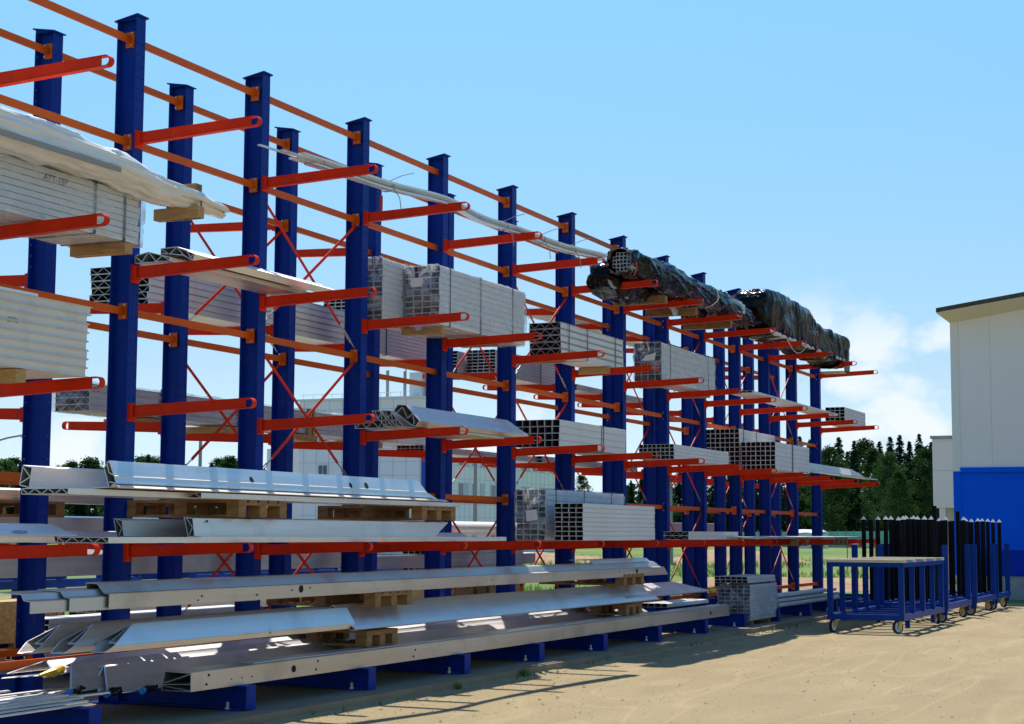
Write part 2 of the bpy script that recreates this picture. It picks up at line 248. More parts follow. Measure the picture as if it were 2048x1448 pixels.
# ------------------------------------------------------------------ mesh helpers
class MB:
    def __init__(s): s.v = []; s.f = []
    def add(s, vs, fs):
        n = len(s.v); s.v += [tuple(p) for p in vs]; s.f += [tuple(i+n for i in f) for f in fs]; return s
    def box(s, x0, x1, y0, y1, z0, z1):
        return s.add([(x0, y0, z0), (x1, y0, z0), (x1, y1, z0), (x0, y1, z0), (x0, y0, z1), (x1, y0, z1), (x1, y1, z1), (x0, y1, z1)],
                     [(0, 3, 2, 1), (4, 5, 6, 7), (0, 1, 5, 4), (1, 2, 6, 5), (2, 3, 7, 6), (3, 0, 4, 7)])
    def prism(s, poly, x0, x1, k0=None, k1=None):
        """polygon in (y, z) extruded along x; k0 / k1 give an end's x offset at (y, z)"""
        n = len(poly); a = sum(poly[i][0]*poly[(i+1) % n][1]-poly[(i+1) % n][0]*poly[i][1] for i in range(n))
        if a < 0: poly = poly[::-1]
        vs = [(x0+(k0(y, z) if k0 else 0), y, z) for y, z in poly]+[(x1+(k1(y, z) if k1 else 0), y, z) for y, z in poly]
        fs = [tuple(range(n))[::-1], tuple(range(n, 2*n))]+[(i, (i+1) % n, n+(i+1) % n, n+i) for i in range(n)]
        return s.add(vs, fs)
    def plate(s, a, b, t, x0, x1, k0=None, k1=None):
        """a flat strip of thickness t from (y, z) a to b, extruded along x"""
        d = Vector((b[0]-a[0], b[1]-a[1])); d.normalize(); n = Vector((-d.y, d.x))*t/2
        return s.prism([(a[0]-n.x, a[1]-n.y), (b[0]-n.x, b[1]-n.y), (b[0]+n.x, b[1]+n.y), (a[0]+n.x, a[1]+n.y)], x0, x1, k0, k1)
    def yprism(s, poly, y0, y1):
        """polygon in (x, z) extruded along y"""
        n = len(poly); a = sum(poly[i][0]*poly[(i+1) % n][1]-poly[(i+1) % n][0]*poly[i][1] for i in range(n))
        if a > 0: poly = poly[::-1]
        vs = [(x, y0, z) for x, z in poly]+[(x, y1, z) for x, z in poly]
        return s.add(vs, [tuple(range(n))[::-1], tuple(range(n, 2*n))]+[(i, (i+1) % n, n+(i+1) % n, n+i) for i in range(n)])
    def tube(s, pts, r, n=8, caps=True):
        pts = [Vector(p) for p in pts]; base = len(s.v); rr = r if isinstance(r, (list, tuple)) else [r]*len(pts)
        for i, p in enumerate(pts):
            d = (pts[min(i+1, len(pts)-1)]-pts[max(i-1, 0)]).normalized(); a = d.cross(Vector((0, 0, 1)))
            if a.length < 1e-3: a = d.cross(Vector((0, 1, 0)))
            a.normalize(); b = d.cross(a)
            for k in range(n):
                t = 2*math.pi*k/n; s.v.append(tuple(p+(a*math.cos(t)+b*math.sin(t))*rr[i]))
        for i in range(len(pts)-1):
            for k in range(n):
                s.f.append((base+i*n+k, base+i*n+(k+1) % n, base+(i+1)*n+(k+1) % n, base+(i+1)*n+k))
        if caps:
            s.f.append(tuple(base+k for k in range(n))[::-1]); s.f.append(tuple(base+(len(pts)-1)*n+k for k in range(n)))
        return s
    def cyl(s, c, axis, r, h, n=16):
        c = Vector(c); a = Vector(axis).normalized()*h/2; return s.tube([c-a, c+a], r, n)
    def build(s, name, m, parent=None, smooth=False, origin=None):
        if parent is not None:
            o = Vector((0, 0, 0)); p = parent
            while p is not None: o += p.location; p = p.parent
        elif origin is not None: o = Vector(origin)
        else:
            xs, ys, zs = zip(*s.v); o = Vector(((min(xs)+max(xs))/2, (min(ys)+max(ys))/2, min(zs)))
        me = bpy.data.meshes.new(name); me.from_pydata([(x-o.x, y-o.y, z-o.z) for x, y, z in s.v], [], s.f)
        if smooth: me.polygons.foreach_set('use_smooth', [True]*len(me.polygons))
        me.materials.append(M[m] if isinstance(m, str) else m); me.update()
        ob = bpy.data.objects.new(name, me); COL.objects.link(ob)
        if parent is not None: ob.parent = parent
        else: ob.location = o
        return ob

def tag(o, label=None, cat=None, group=None, kind=None):
    if label: o['label'] = label
    if cat: o['category'] = cat
    if group: o['group'] = group
    if kind: o['kind'] = kind
    return o
def thing(name, loc, label, cat, group=None):
    o = bpy.data.objects.new(name, None); o.empty_display_size = 0.2; COL.objects.link(o); o.location = loc
    return tag(o, label, cat, group)
def copy_to(src, parent, loc=None, name=None):
    c = src.copy(); COL.objects.link(c); c.parent = parent
    if loc is not None: c.location = loc
    return c
def copy_tree(o, parent=None):
    c = o.copy(); COL.objects.link(c); c.parent = parent
    for ch in list(o.children): copy_tree(ch, c)
    return c
def mesh_text(name, body, size, m, parent, loc, rot, shear=0.0, spacing=1.0):
    cu = bpy.data.curves.new(name, 'FONT'); cu.body = body; cu.size = size; cu.shear = shear; cu.space_character = spacing; cu.offset = -size*0.012
    tmp = bpy.data.objects.new(name, cu); COL.objects.link(tmp)
    dg = bpy.context.evaluated_depsgraph_get(); me = bpy.data.meshes.new_from_object(tmp.evaluated_get(dg))
    COL.objects.unlink(tmp); bpy.data.objects.remove(tmp); bpy.data.curves.remove(cu)
    me.materials.clear(); me.materials.append(M[m]); ob = bpy.data.objects.new(name, me); COL.objects.link(ob)
    o = Vector((0, 0, 0)); p = parent
    while p is not None: o += p.location; p = p.parent
    ob.parent = parent; ob.location = Vector(loc)-o; ob.rotation_euler = rot
    return ob

def loft(stations, n=36, amp=0.0, freq=(3, 2), seed=0, power=4.0, cap0=True, cap1=True, xamp=0.0, jag=0.0):
    """stations (x, yc, zc, half_y, half_z): rounded-box rings joined along x, creased by smooth noise"""
    mb = MB(); k = len(stations)
    for i, (x, yc, zc, hy, hz) in enumerate(stations):
        for j in range(n):
            t = 2*math.pi*(j+0.5)/n; c, s_ = math.cos(t), math.sin(t)
            rr = (abs(c)**power+abs(s_)**power)**(-1/power)
            d = amp*(noise.noise((x*freq[0]+seed, c*freq[1]*1.3, s_*freq[1]*1.3+seed*3))+0.6*noise.noise((x*freq[0]*2.3+seed, c*freq[1]*3, s_*freq[1]*3-seed)))
            xx = x+xamp*noise.noise((c*2+seed, s_*2, x*1.5))
            if jag and i in (0, k-1): xx += jag*(noise.noise((c*6+seed, s_*6, 3.1))) 
            mb.v.append((xx, yc+c*rr*(hy+d), zc+s_*rr*(hz+d)))
    for i in range(k-1):
        for j in range(n):
            a, b = i*n+j, i*n+(j+1) % n; mb.f.append((a, a+n, b+n, b))
    if cap0: mb.f.append(tuple(range(n)))
    if cap1: mb.f.append(tuple((k-1)*n+j for j in range(n))[::-1])
    return mb

def creased(stations, n, amp, lobes, seed, power=3.0, fx=4.0, fa=1.0, twist=0.6, cap0=True, cap1=True, edge=0.05, low=0.0):
    """like loft, with sharp folds in the surface: ridged noise running round the ring (fx) or along it (fa), some of them slanting"""
    mb = MB(); k = len(stations); rg = lambda v: max(0.0, 1-abs(v)*3.2)
    for i, (x, yc, zc, hy, hz) in enumerate(stations):
        for j in range(n):
            t = 2*math.pi*(j+0.5)/n; c, s_ = math.cos(t), math.sin(t); rr = (abs(c)**power+abs(s_)**power)**(-1/power)
            w = noise.noise((x*1.3+seed, c*1.1, s_*1.1))
            f1 = rg(noise.noise((x*fx+twist*t+w*1.2, c*fa+seed, s_*fa)))
            f2 = rg(noise.noise((x*fx*0.45-twist*1.7*t+seed*2, c*fa*1.4, s_*fa*1.4+seed)))
            d = amp*(f1*0.9+f2*0.8-0.6)+lobes*noise.noise((x*2.1+seed*5, c*1.2, s_*1.2))
            dz = -low*max(0, -s_)*abs(noise.noise((x*3.1+seed, 0, 2)))
            xx = x+(edge*(noise.noise((c*3+seed, s_*3, 1.7))+0.5*noise.noise((c*9, s_*9, seed))) if i in (0, k-1) else 0)
            mb.v.append((xx, yc+c*rr*(hy+d), zc+s_*rr*(hz+d)+dz))
    for i in range(k-1):
        for j in range(n):
            a, b = i*n+j, i*n+(j+1) % n; mb.f.append((a, a+n, b+n, b))
    if cap0: mb.f.append(tuple(range(n)))
    if cap1: mb.f.append(tuple((k-1)*n+j for j in range(n))[::-1])
    return mb

def lerp_stations(st, per=0.06):
    o = []
    for a, b in zip(st, st[1:]):
        m = max(1, int(abs(b[0]-a[0])/per))
        for i in range(m):
            t = i/m; o.append(tuple(p+(q-p)*t for p, q in zip(a, b)))
    o.append(st[-1]); return o

# ------------------------------------------------------------------ ground, road, slab
def grid_sheet(name, xs, ys, z, m, wob=0.0, seed=0):
    mb = MB(); nx, ny = len(xs), len(ys)
    for y in ys:
        for x in xs:
            mb.v.append((x, y, z+wob*noise.noise((x*0.35+seed, y*0.35, 0.7))))
    for j in range(ny-1):
        for i in range(nx-1):
            a = j*nx+i; mb.f.append((a, a+1, a+nx+1, a+nx))
    return mb.build(name, m, origin=(0, 0, 0), smooth=True)
g = MB().add([(-900, -900, -0.10), (1500, -900, -0.10), (1500, 1500, -0.10), (-900, 1500, -0.10)], [(0, 1, 2, 3)]).build('ground', 'field_ground', origin=(0, 0, 0)); tag(g, kind='structure')
road = grid_sheet('road', [-30+i*0.5 for i in range(117)], [-30+j*0.5 for j in range(59)], -0.080, 'sandy_road', 0.006); tag(road, kind='structure')
yard = MB().add([(-30, 1.95, -0.075), (27.5, 1.95, -0.075), (29, 7.5, -0.075), (-30, 9, -0.075)], [(0, 1, 2, 3)]).build('yard_paving', 'concrete', origin=(0, 0, 0)); tag(yard, kind='structure')
asphalt_sheet = MB().add([(50, 19, -0.09), (95, 37, -0.09), (135, 53, -0.09), (135, 80, -0.09), (60, 80, -0.09), (40, 45, -0.09)], [(0, 1, 2, 3, 4, 5)]).build('added_asphalt_sheet', 'added_asphalt', origin=(0, 0, 0)); tag(asphalt_sheet, kind='structure')  # unseen sheet, added to keep green ground bounce off the office
slab = MB()
slab.box(-8, 25.4, -1.50, 2.6, -0.3, 0.0)
s_ = slab.build('paving_slab', 'concrete', origin=(0, 0, 0)); tag(s_, kind='structure')

def mound(name, cx, cy, rx, ry, h, m, seed):
    mb = MB(); n = 26
    for j in range(n+1):
        for i in range(n+1):
            u, v = i/n*2-1, j/n*2-1; r = math.sqrt(u*u+v*v)
            z = h*max(0, 1-r)**0.8*(0.75+0.7*noise.noise((u*2.5+seed, v*2.5, seed)))+0.06*h*noise.noise((u*9, v*9, seed))
            mb.v.append((cx+u*rx, cy+v*ry, -0.12+max(0, z)+0.0))
    for j in range(n):
        for i in range(n):
            a = j*(n+1)+i; mb.f.append((a, a+1, a+n+2, a+n+1))
    return mb.build(name, m, smooth=True)
tag(mound('dirt_bank', 38, 5.0, 8, 3.6, 0.42, 'dirt', 1), kind='structure')
tag(mound('dirt_heap', 78, 18.2, 5.5, 4, 1.0, 'dirt', 4), kind='structure')
tag(mound('earth_bank', 74, 29, 12, 5, 0.6, 'dirt', 9), kind='structure')

# ------------------------------------------------------------------ the cantilever racks
DX = {0: -0.006, 1: 0.017, 2: 0.031, 3: -0.035, 4: -0.039, 5: -0.014, 6: 0.031, 7: 0.016, 8: -0.04, 9: 0.045, 10: 0.0, 11: 0.02, 12: 0.0}
FW, FD, HT = 0.13, 0.205, 5.87
LV = [4.82, 3.645, 2.455, 1.267]
BV = [0.40, 1.86, 3.32, 4.80, 5.71]
IDX = range(-1, 13)

def upright_mesh():
    mb = MB(); t = 0.011
    # y = 0 is the arm side; flanges at y 0..t and FD-t..FD, web between
    def flange(y0, y1):
        xs = [0, 0.022, 0.036, FW-0.036, FW-0.022, FW]
        for a, b in ((0, 1), (2, 3), (4, 5)): mb.box(xs[a], xs[b], y0, y1, 0.0, HT)
        for a, b in ((1, 2), (3, 4)):
            z = 0.0
            hz_ = 0.26
            while hz_ < HT-0.05:
                mb.box(xs[a], xs[b], y0, y1, z, hz_-0.007); z = hz_+0.007
                hz_ += 0.1 if (int(hz_*10) % 12) < 8 else 0.2
            mb.box(xs[a], xs[b], y0, y1, z, HT)
    flange(0, t); flange(FD-t, FD)
    mb.box(FW/2-0.005, FW/2+0.005, t, FD-t, 0.0, HT)
    return mb
def build_rack(name, label, side, y0, idx, group):
    """side -1: arms point to -y from y0; +1: mirrored, arms point to +y"""
    S = lambda y: y0-side*(-1)*0+(y if side < 0 else -y)          # local depth (0 at the arm side, growing away from the arms)
    rk = thing(name, (2.0*6, y0, 0), label, 'storage rack', group)
    def flip(mb):
        if side > 0:
            mb.v = [(x, -y, z) for x, y, z in mb.v]; mb.f = [f[::-1] for f in mb.f]
        mb.v = [(x, y+y0, z) for x, y, z in mb.v]; return mb
    def bld(mb, nm, m, parent, **k): return flip(mb).build(nm, m, parent, **k)
    proto = None; cap = foot = None
    off = lambda i: Vector((2*i+DX.get(i, 0.0)-12, 0, 0))
    ups = {}
    for i in idx:
        if proto is None:
            u = bld(upright_mesh(), 'upright', 'blue_paint', rk); proto = u
            c = MB().add([(-0.018, -0.02, HT+0.035), (FW+0.018, -0.02, HT+0.035), (FW+0.018, FD+0.02, HT-0.008), (-0.018, FD+0.02, HT-0.008),
                          (-0.018, -0.02, HT+0.047), (FW+0.018, -0.02, HT+0.047), (FW+0.018, FD+0.02, HT+0.004), (-0.018, FD+0.02, HT+0.004)],
                         [(0, 3, 2, 1), (4, 5, 6, 7), (0, 1, 5, 4), (1, 2, 6, 5), (2, 3, 7, 6), (3, 0, 4, 7)])
            c.prism([(0.0, HT), (FD, HT), (FD, HT+0.0), (0.0, HT+0.04)], 0.002, FW-0.002)
            cap = bld(c, 'cap_plate', 'blue_paint', u)
            b = MB(); b.box(0, FW, -1.25, -0.012, 0.188, 0.2); b.box(0, FW, -1.25, -0.012, 0.012, 0.024); b.box(FW/2-0.006, FW/2+0.006, -1.25, -0.012, 0.024, 0.188)
            b.box(-0.004, FW+0.004, -1.262, -1.25, 0.006, 0.203); b.box(-0.05, FW+0.03, -1.2, -0.98, 0.001, 0.012)
            foot = bld(b, 'foot_beam', 'blue_paint', u)
            b = MB(); b.cyl((-0.025, -1.1, 0.04), (0, 0, 1), 0.014, 0.06, 8); b.cyl((-0.025, -1.1, 0.02), (0, 0, 1), 0.026, 0.02, 6)
            bolt = bld(b, 'anchor_bolt', 'bolt_steel', u)
            b = MB(); b.box(-0.06, FW+0.06, -0.02, FD+0.06, 0.001, 0.013); basep = bld(b, 'base_plate', 'blue_paint', u)
            # meshes were laid out for x = 0: shift so that the copies can be placed by location
            u.location = off(i); u.location.y = 0
            for ob in (u, cap, foot, bolt, basep):
                for v in ob.data.vertices: v.co.x += 12
            ups[i] = u; kids = (cap, foot, bolt, basep)
        else:
            u = copy_to(proto, rk, off(i)); ups[i] = u
            for k in kids: copy_to(k, u)
    # arms
    a = MB(); L0, L1, t = 0.012, 1.20, 0.007; rise = 0.045
    zr = lambda y: rise*(-y)/1.25; hh = lambda y: 0.05-0.008*(-y)/1.25
    ax0, ax1 = FW/2-0.03, FW/2+0.03
    a.add([(x, y, z) for x in (ax0, ax1) for (y, z) in ((-L0, zr(-L0)+hh(-L0)), (-L1, zr(-L1)+hh(-L1)), (-L1, zr(-L1)+hh(-L1)-t), (-L0, zr(-L0)+hh(-L0)-t))],
          [(0, 1, 2, 3)[::-1], (4, 5, 6, 7), (0, 4, 5, 1)[::-1], (1, 5, 6, 2)[::-1], (2, 6, 7, 3)[::-1], (3, 7, 4, 0)[::-1]])
    a.add([(x, y, z) for x in (ax0, ax1) for (y, z) in ((-L0, zr(-L0)-hh(-L0)+t), (-L1, zr(-L1)-hh(-L1)+t), (-L1, zr(-L1)-hh(-L1)), (-L0, zr(-L0)-hh(-L0)))],
          [(0, 1, 2, 3)[::-1], (4, 5, 6, 7), (0, 4, 5, 1)[::-1], (1, 5, 6, 2)[::-1], (2, 6, 7, 3)[::-1], (3, 7, 4, 0)[::-1]])
    wx0, wx1 = ax0+0.006, ax0+0.012
    L2 = 1.165
    a.add([(x, y, z) for x in (wx0, wx1) for (y, z) in ((-L0, zr(-L0)+hh(-L0)-t), (-L2, zr(-L2)+hh(-L2)-t), (-L2, zr(-L2)-hh(-L2)+t), (-L0, zr(-L0)-hh(-L0)+t))],
          [(0, 1, 2, 3)[::-1], (4, 5, 6, 7), (0, 4, 5, 1)[::-1], (1, 5, 6, 2)[::-1], (2, 6, 7, 3)[::-1], (3, 7, 4, 0)[::-1]])
    n = 10; rO = hh(-L1); rI = rO-0.006; zc = zr(-L1)
    for k in range(n):
        t0, t1 = math.pi/2+math.pi*k/n, math.pi/2+math.pi*(k+1)/n
        P = lambda r, t_: (-L1+r*math.cos(t_), zc+r*math.sin(t_))
        p = [P(rO, t0), P(rO, t1), P(rI, t1), P(rI, t0)]
        a.add([(ax0, *w) for w in p]+[(ax1, *w) for w in p], [(0, 1, 2, 3), (7, 6, 5, 4), (0, 4, 5, 1), (2, 6, 7, 3), (1, 5, 6, 2), (3, 7, 4, 0)])
    pl = MB(); pl.box(FW/2-0.055, FW/2+0.055, -0.012, 0.0, -0.085, 0.07)
    pl.box(FW/2-0.045, FW/2-0.037, -0.05, -0.012, -0.07, 0.06)
    bt = MB()
    for bx in (0.03, FW-0.03):
        bt.cyl((bx, -0.018, 0.052), (0, 1, 0), 0.011, 0.016, 6)
    arm = bld(a, 'arm', 'red_paint', rk); mpl = bld(pl, 'mounting_plate', 'red_paint', arm); bts = bld(bt, 'bolt', 'hole_dark', arm)
    for ob in (arm, mpl, bts):
        for v in ob.data.vertices: v.co.x += 12
    first = True
    for i in idx:
        for z in LV:
            l = off(i)+Vector((0, 0, z+random.uniform(-.004, .004)))
            if first: arm.location = l; first = False; continue
            c = copy_to(arm, rk, l); copy_to(mpl, c); copy_to(bts, c)
    # tie beams between the webs, each with two end plates
    tb = MB(); tb.box(FW/2+0.006+0.012, 2.0+FW/2-0.006-0.012, 0.09, 0.12, -0.031, 0.031)
    eb = MB(); eb.box(FW/2+0.006, FW/2+0.018, 0.06, 0.15, -0.07, 0.07)
    eb2 = MB(); eb2.box(2.0+FW/2-0.018, 2.0+FW/2-0.006, 0.06, 0.15, -0.07, 0.07)
    bb = MB()
    for z in (-0.052, 0.052): bb.cyl((2.0+FW/2-0.026, 0.075, z), (1, 0, 0), 0.011, 0.016, 6)
    beam = bld(tb, 'tie_beam', 'orange_paint', rk); ep1 = bld(eb, 'end_plate', 'orange_paint', beam); ep2 = bld(eb2, 'end_plate', 'orange_paint', beam); bo = bld(bb, 'bolt', 'bolt_steel', beam)
    for ob in (beam, ep1, ep2, bo):
        for v in ob.data.vertices: v.co.x += 12
    first = True
    for i in list(idx)[:-1]:
        for z in BV:
            l = off(i)+Vector((0, 0, z)); l.x = 2*i+DX.get(i, 0)-12; sx = (2+DX.get(i+1, 0)-DX.get(i, 0))/2
            if first: c = beam; first = False
            else:
                c = copy_to(beam, rk); [copy_to(k, c) for k in (ep1, ep2, bo)]
            c.location = l
    # crossed tension rods with turnbuckles
    for b0 in (1, 4, 7, 10):
        for za, zb in zip(BV[:3], BV[1:4]):
            for sgn in (0, 1):
                xa, xb = 2*b0+0.09, 2*b0+2.04
                p, q_ = (Vector((xa, 0.07+0.012*sgn, zb-0.06)), Vector((xb, 0.07+0.012*sgn, za+0.06)))
                if sgn: p.z, q_.z = za+0.06, zb-0.06
                d = q_-p; lo = q_ if not sgn else p; dd = (p-q_).normalized() if not sgn else (q_-p).normalized()
                mb = MB(); hi = p if not sgn else q_; e1 = lo+dd*0.42
                nn = Vector((-dd.z, 0, dd.x))*0.016; tt = Vector((0, 0.004, 0))
                mb.add([hi-nn-tt, hi+nn-tt, e1+nn-tt, e1-nn-tt, hi-nn+tt, hi+nn+tt, e1+nn+tt, e1-nn+tt], [(0, 1, 2, 3), (7, 6, 5, 4), (0, 4, 5, 1), (1, 5, 6, 2), (2, 6, 7, 3), (3, 7, 4, 0)])
                o = bld(mb, 'brace_strap', 'red_paint', rk)
                tb_ = MB(); tb_.tube([e1, lo+dd*0.30], 0.007, 6)
                for s2 in (-1, 1):
                    tb_.tube([lo+dd*0.31+nn*0.8*s2, lo+dd*0.14+nn*0.8*s2], 0.006, 6)
                tb_.tube([lo+dd*0.15, lo+dd*0.02], 0.007, 6)
                bld(tb_, 'turnbuckle', 'bolt_steel', o)
    return rk
RG = 'cantilever racks standing back to back'
build_rack('cantilever_rack', 'front rack of blue uprights, its red arms reaching out over the sandy road', -1, 0.0, IDX, RG)
build_rack('cantilever_rack', 'rear blue and red rack, standing behind the front one with arms pointing away', 1, 1.105, IDX, RG)

# ------------------------------------------------------------------ goods: tube bundles, profiles, pallets
def tube_mesh(w, h, L, wall, m, ch=0.005, name='tube'):
    """hollow box tube along +x from the origin, corner chamfers outside"""
    def ring(a, b, c): return [(a+c, b), (w-a-c, b), (w-a, b+c), (w-a, h-b-c), (w-a-c, h-b), (a+c, h-b), (a, h-b-c), (a, b+c)]
    o, i = ring(0, 0, ch), ring(wall, wall, 0.0015); n = 8
    vs = [(x, y, z) for x in (0, L) for r in (o, i) for y, z in r]
    fs = []
    for k in range(n):
        k2 = (k+1) % n
        fs += [(k, k2, 16+k2, 16+k)[::-1], (8+k, 24+k, 24+k2, 8+k2)[::-1], (k, 8+k, 8+k2, k2)[::-1], (16+k, 16+k2, 24+k2, 24+k)[::-1]]
    me = bpy.data.meshes.new(name); me.from_pydata(vs, [], [f[::-1] for f in fs]); me.materials.append(M[m]); me.materials.append(M['interior_shade'])
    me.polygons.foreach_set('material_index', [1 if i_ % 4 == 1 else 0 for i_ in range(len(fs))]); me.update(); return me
def truss_mesh(w, h, L, m, nweb=5, t=0.004, lip=0.015, flip=False, name='truss_panel'):
    """flat hollow panel: two skins, side walls and zig-zag webs; section in y, z; inner faces coloured dark as painted shade"""
    mb = MB(); shade_faces = set()
    def bx(inner, *a):
        q0 = len(mb.f); mb.box(*a); shade_faces.add(q0+inner)
    bx(1, 0, L, -lip, w+lip, 0, t); bx(0, 0, L, -lip, w+lip, h-t, h); bx(4, 0, L, 0, t, t, h-t); bx(2, 0, L, w-t, w, t, h-t)
    for k in range(nweb):
        a, b = t+(w-2*t)*k/nweb, t+(w-2*t)*(k+1)/nweb
        up = (k % 2 == 0) != flip; q0 = len(mb.f)
        mb.plate((a, t if up else h-t), (b, h-t if up else t), t*0.9, 0.001, L-0.001); shade_faces.update(range(q0+2, len(mb.f)))
    me = bpy.data.meshes.new(name); me.from_pydata(mb.v, [], mb.f); me.materials.append(M[m]); me.materials.append(M['interior_shade'])
    me.polygons.foreach_set('material_index', [1 if i in shade_faces else 0 for i in range(len(mb.f))]); me.update(); return me
def put(me, name, parent, loc):
    o = bpy.data.objects.new(name, me); COL.objects.link(o); o.parent = parent; o.location = loc; return o
def strap(parent, x, y0, y1, z0, z1, m='strap_steel', w=0.02, t=0.0025):
    mb = MB(); g_ = 0.003
    mb.box(x, x+w, y0-g_-t, y0-g_, z0-g_-t, z1+g_+t); mb.box(x, x+w, y1+g_, y1+g_+t, z0-g_-t, z1+g_+t)
    mb.box(x, x+w, y0-g_, y1+g_, z1+g_, z1+g_+t); mb.box(x, x+w, y0-g_, y1+g_, z0-g_-t, z0-g_)
    return mb.build('strap', m, parent)
def bearer(parent, x, y0, y1, z0, z1, d=0.09, m='fresh_wood'):
    return MB().box(x, x+d, y0, y1, z0, z1).build('timber_bearer', m, parent)
def film_shell(parent, x0, x1, y0, y1, z0, z1, seed=0, amp=0.006, cap0=True, cap1=True, m='clear_film', out_=0.012, name='plastic_wrap', tail=0.03):
    yc, zc, hy, hz_ = (y0+y1)/2, (z0+z1)/2, (y1-y0)/2+out_, (z1-z0)/2+out_
    st = lerp_stations([(x0-tail, yc, zc, hy, hz_), (x1+tail, yc, zc, hy, hz_)], 0.05)
    return loft(st, 40, amp, (5, 4), seed, 14, cap0, cap1, 0, 0.05).build(name, m, parent, smooth=True)
def bundle(name, label, x0, L, yf, z0, nx, nz, w, h, wall, m, straps=(), bearers=(), wrap=None, group=None, jit=0.014, part='tube', cat='tube bundle', missing=(), strap_m='strap_steel'):
    yb = yf+nx*w; z1 = z0+nz*h
    r_ = thing(name, (x0+L/2, (yf+yb)/2, z0), label, cat, group)
    me = tube_mesh(w-0.002, h-0.002, L, wall, m, name=part); o = r_.location
    rnd = random.Random(hash(label) % 1000 if False else len(label)*7+nx)
    for i in range(nx):
        for k in range(nz):
            if (i, k) in missing: continue
            put(me, part, r_, (x0-o.x+rnd.uniform(-jit, jit), yf+i*w-o.y, k*h))
    for s0 in straps: strap(r_, s0, yf, yb, z0, z1, strap_m)
    for (bx, by0, by1, bz0, bz1) in bearers: bearer(r_, bx, by0, by1, bz0, bz1)
    if wrap: film_shell(r_, x0, x0+L, yf, yb, z0, z1, **wrap)
    return r_
def panel_stack(name, label, x0, L, yf, z0, n, w, h, m, nweb=6, straps=(), bearers=(), group=None, gap=0.0, skip=(), lip=0.012, xj=0.01, cat='panel stack', yj=0.006):
    r_ = thing(name, (x0+L/2, yf+w/2, z0), label, cat, group); o = r_.location
    A, B = truss_mesh(w, h, L, m, nweb, lip=lip), truss_mesh(w, h, L, m, nweb, lip=lip, flip=True); rnd = random.Random(len(label))
    for k in range(n):
        if k in skip: continue
        put(A if k % 2 else B, 'truss_panel', r_, (x0-o.x+rnd.uniform(-xj, xj), yf-o.y+rnd.uniform(-yj, yj), k*(h+gap)))
    for s0 in straps: strap(r_, s0, yf-lip, yf+w+lip, z0, z0+n*(h+gap)-gap)
    for (bx, by0, by1, bz0, bz1) in bearers: bearer(r_, bx, by0, by1, bz0, bz1)
    return r_
GF, GB = 'strapped bundles on the front rack', 'goods on the rear rack'
T1, T2, T3, T4, TB = 4.925, 3.722, 2.535, 1.348, 0.204

# --- top arm level
thin = thing('strip_bundle', (5, -0.9, 4.93), 'long thin sagging bundle of aluminium strips lying over the topmost arms', 'strip bundle')
rnd = random.Random(3)
cl = [(1.25, -0.45, 4.93), (2.05, -0.63, 4.90), (3.0, -0.80, 4.865), (4.05, -0.96, 4.885), (5.0, -0.93, 4.855), (6.05, -0.93, 4.885), (7.1, -1.0, 4.86), (8.05, -1.09, 4.895), (8.3, -1.10, 4.90)]
def curve_pts(pts, n=6):
    o = []
    for i in range(len(pts)-1):
        p0, p1, p2, p3 = [Vector(pts[max(0, min(len(pts)-1, i+k))]) for k in (-1, 0, 1, 2)]
        for j in range(n):
            t = j/n; o.append(0.5*((2*p1)+(p2-p0)*t+(2*p0-5*p1+4*p2-p3)*t*t+(3*p1-p0-3*p2+p3)*t**3))
    o.append(Vector(pts[-1])); return o
for k in range(13):
    dy, dz = rnd.uniform(-0.075, 0.075), rnd.uniform(0.012, 0.085); s0 = rnd.uniform(0, 0.75); pts = curve_pts(cl)
    pts = [p for p in pts if p.x > 1.25+s0]
    mb = MB(); wv, hv = rnd.uniform(0.012, 0.022), rnd.uniform(0.007, 0.012)
    for p in pts:
        y, z = p.y+dy*(0.7+0.3*math.sin(p.x)), p.z+dz
        for (a, b) in ((-wv, -hv), (wv, -hv), (wv, hv), (-wv, hv)): mb.v.append((p.x, y+a, z+b))
    for i in range(len(pts)-1):
        for j in range(4): mb.f.append((i*4+j, i*4+(j+1) % 4, i*4+4+(j+1) % 4, i*4+4+j)[::-1])
    mb.f += [(0, 1, 2, 3), tuple((len(pts)-1)*4+j for j in (3, 2, 1, 0))]
    mb.build('aluminium_strip', 'mill_aluminium' if k % 3 else 'dull_aluminium', thin)
for (x, y, z) in ((3.1, -0.8, 4.915), (5.6, -0.93, 4.92), (6.6, -0.96, 4.92), (7.4, -1.03, 4.92)):
    mb = MB(); mb.tube([(x, y+0.085*math.cos(t), z+0.055*math.sin(t)) for t in [i*math.pi/6 for i in range(13)]], 0.006, 5, False)
    mb.tube([(x, y-0.08, z-0.03), (x+0.05, y-0.12, z-0.12), (x+0.12, y-0.10, z-0.22)], 0.005, 5); mb.tube([(x, y-0.02, z+0.05), (x+0.1, y-0.12, z+0.12), (x+0.2, y-0.2, z+0.16)], 0.004, 5)
    mb.build('tie_wire', 'lamp_grey', thin)
MB().box(2.9, 2.905, -0.86, -0.83, 4.62, 4.78).build('tag_ribbon', 'orange_strap', thin)

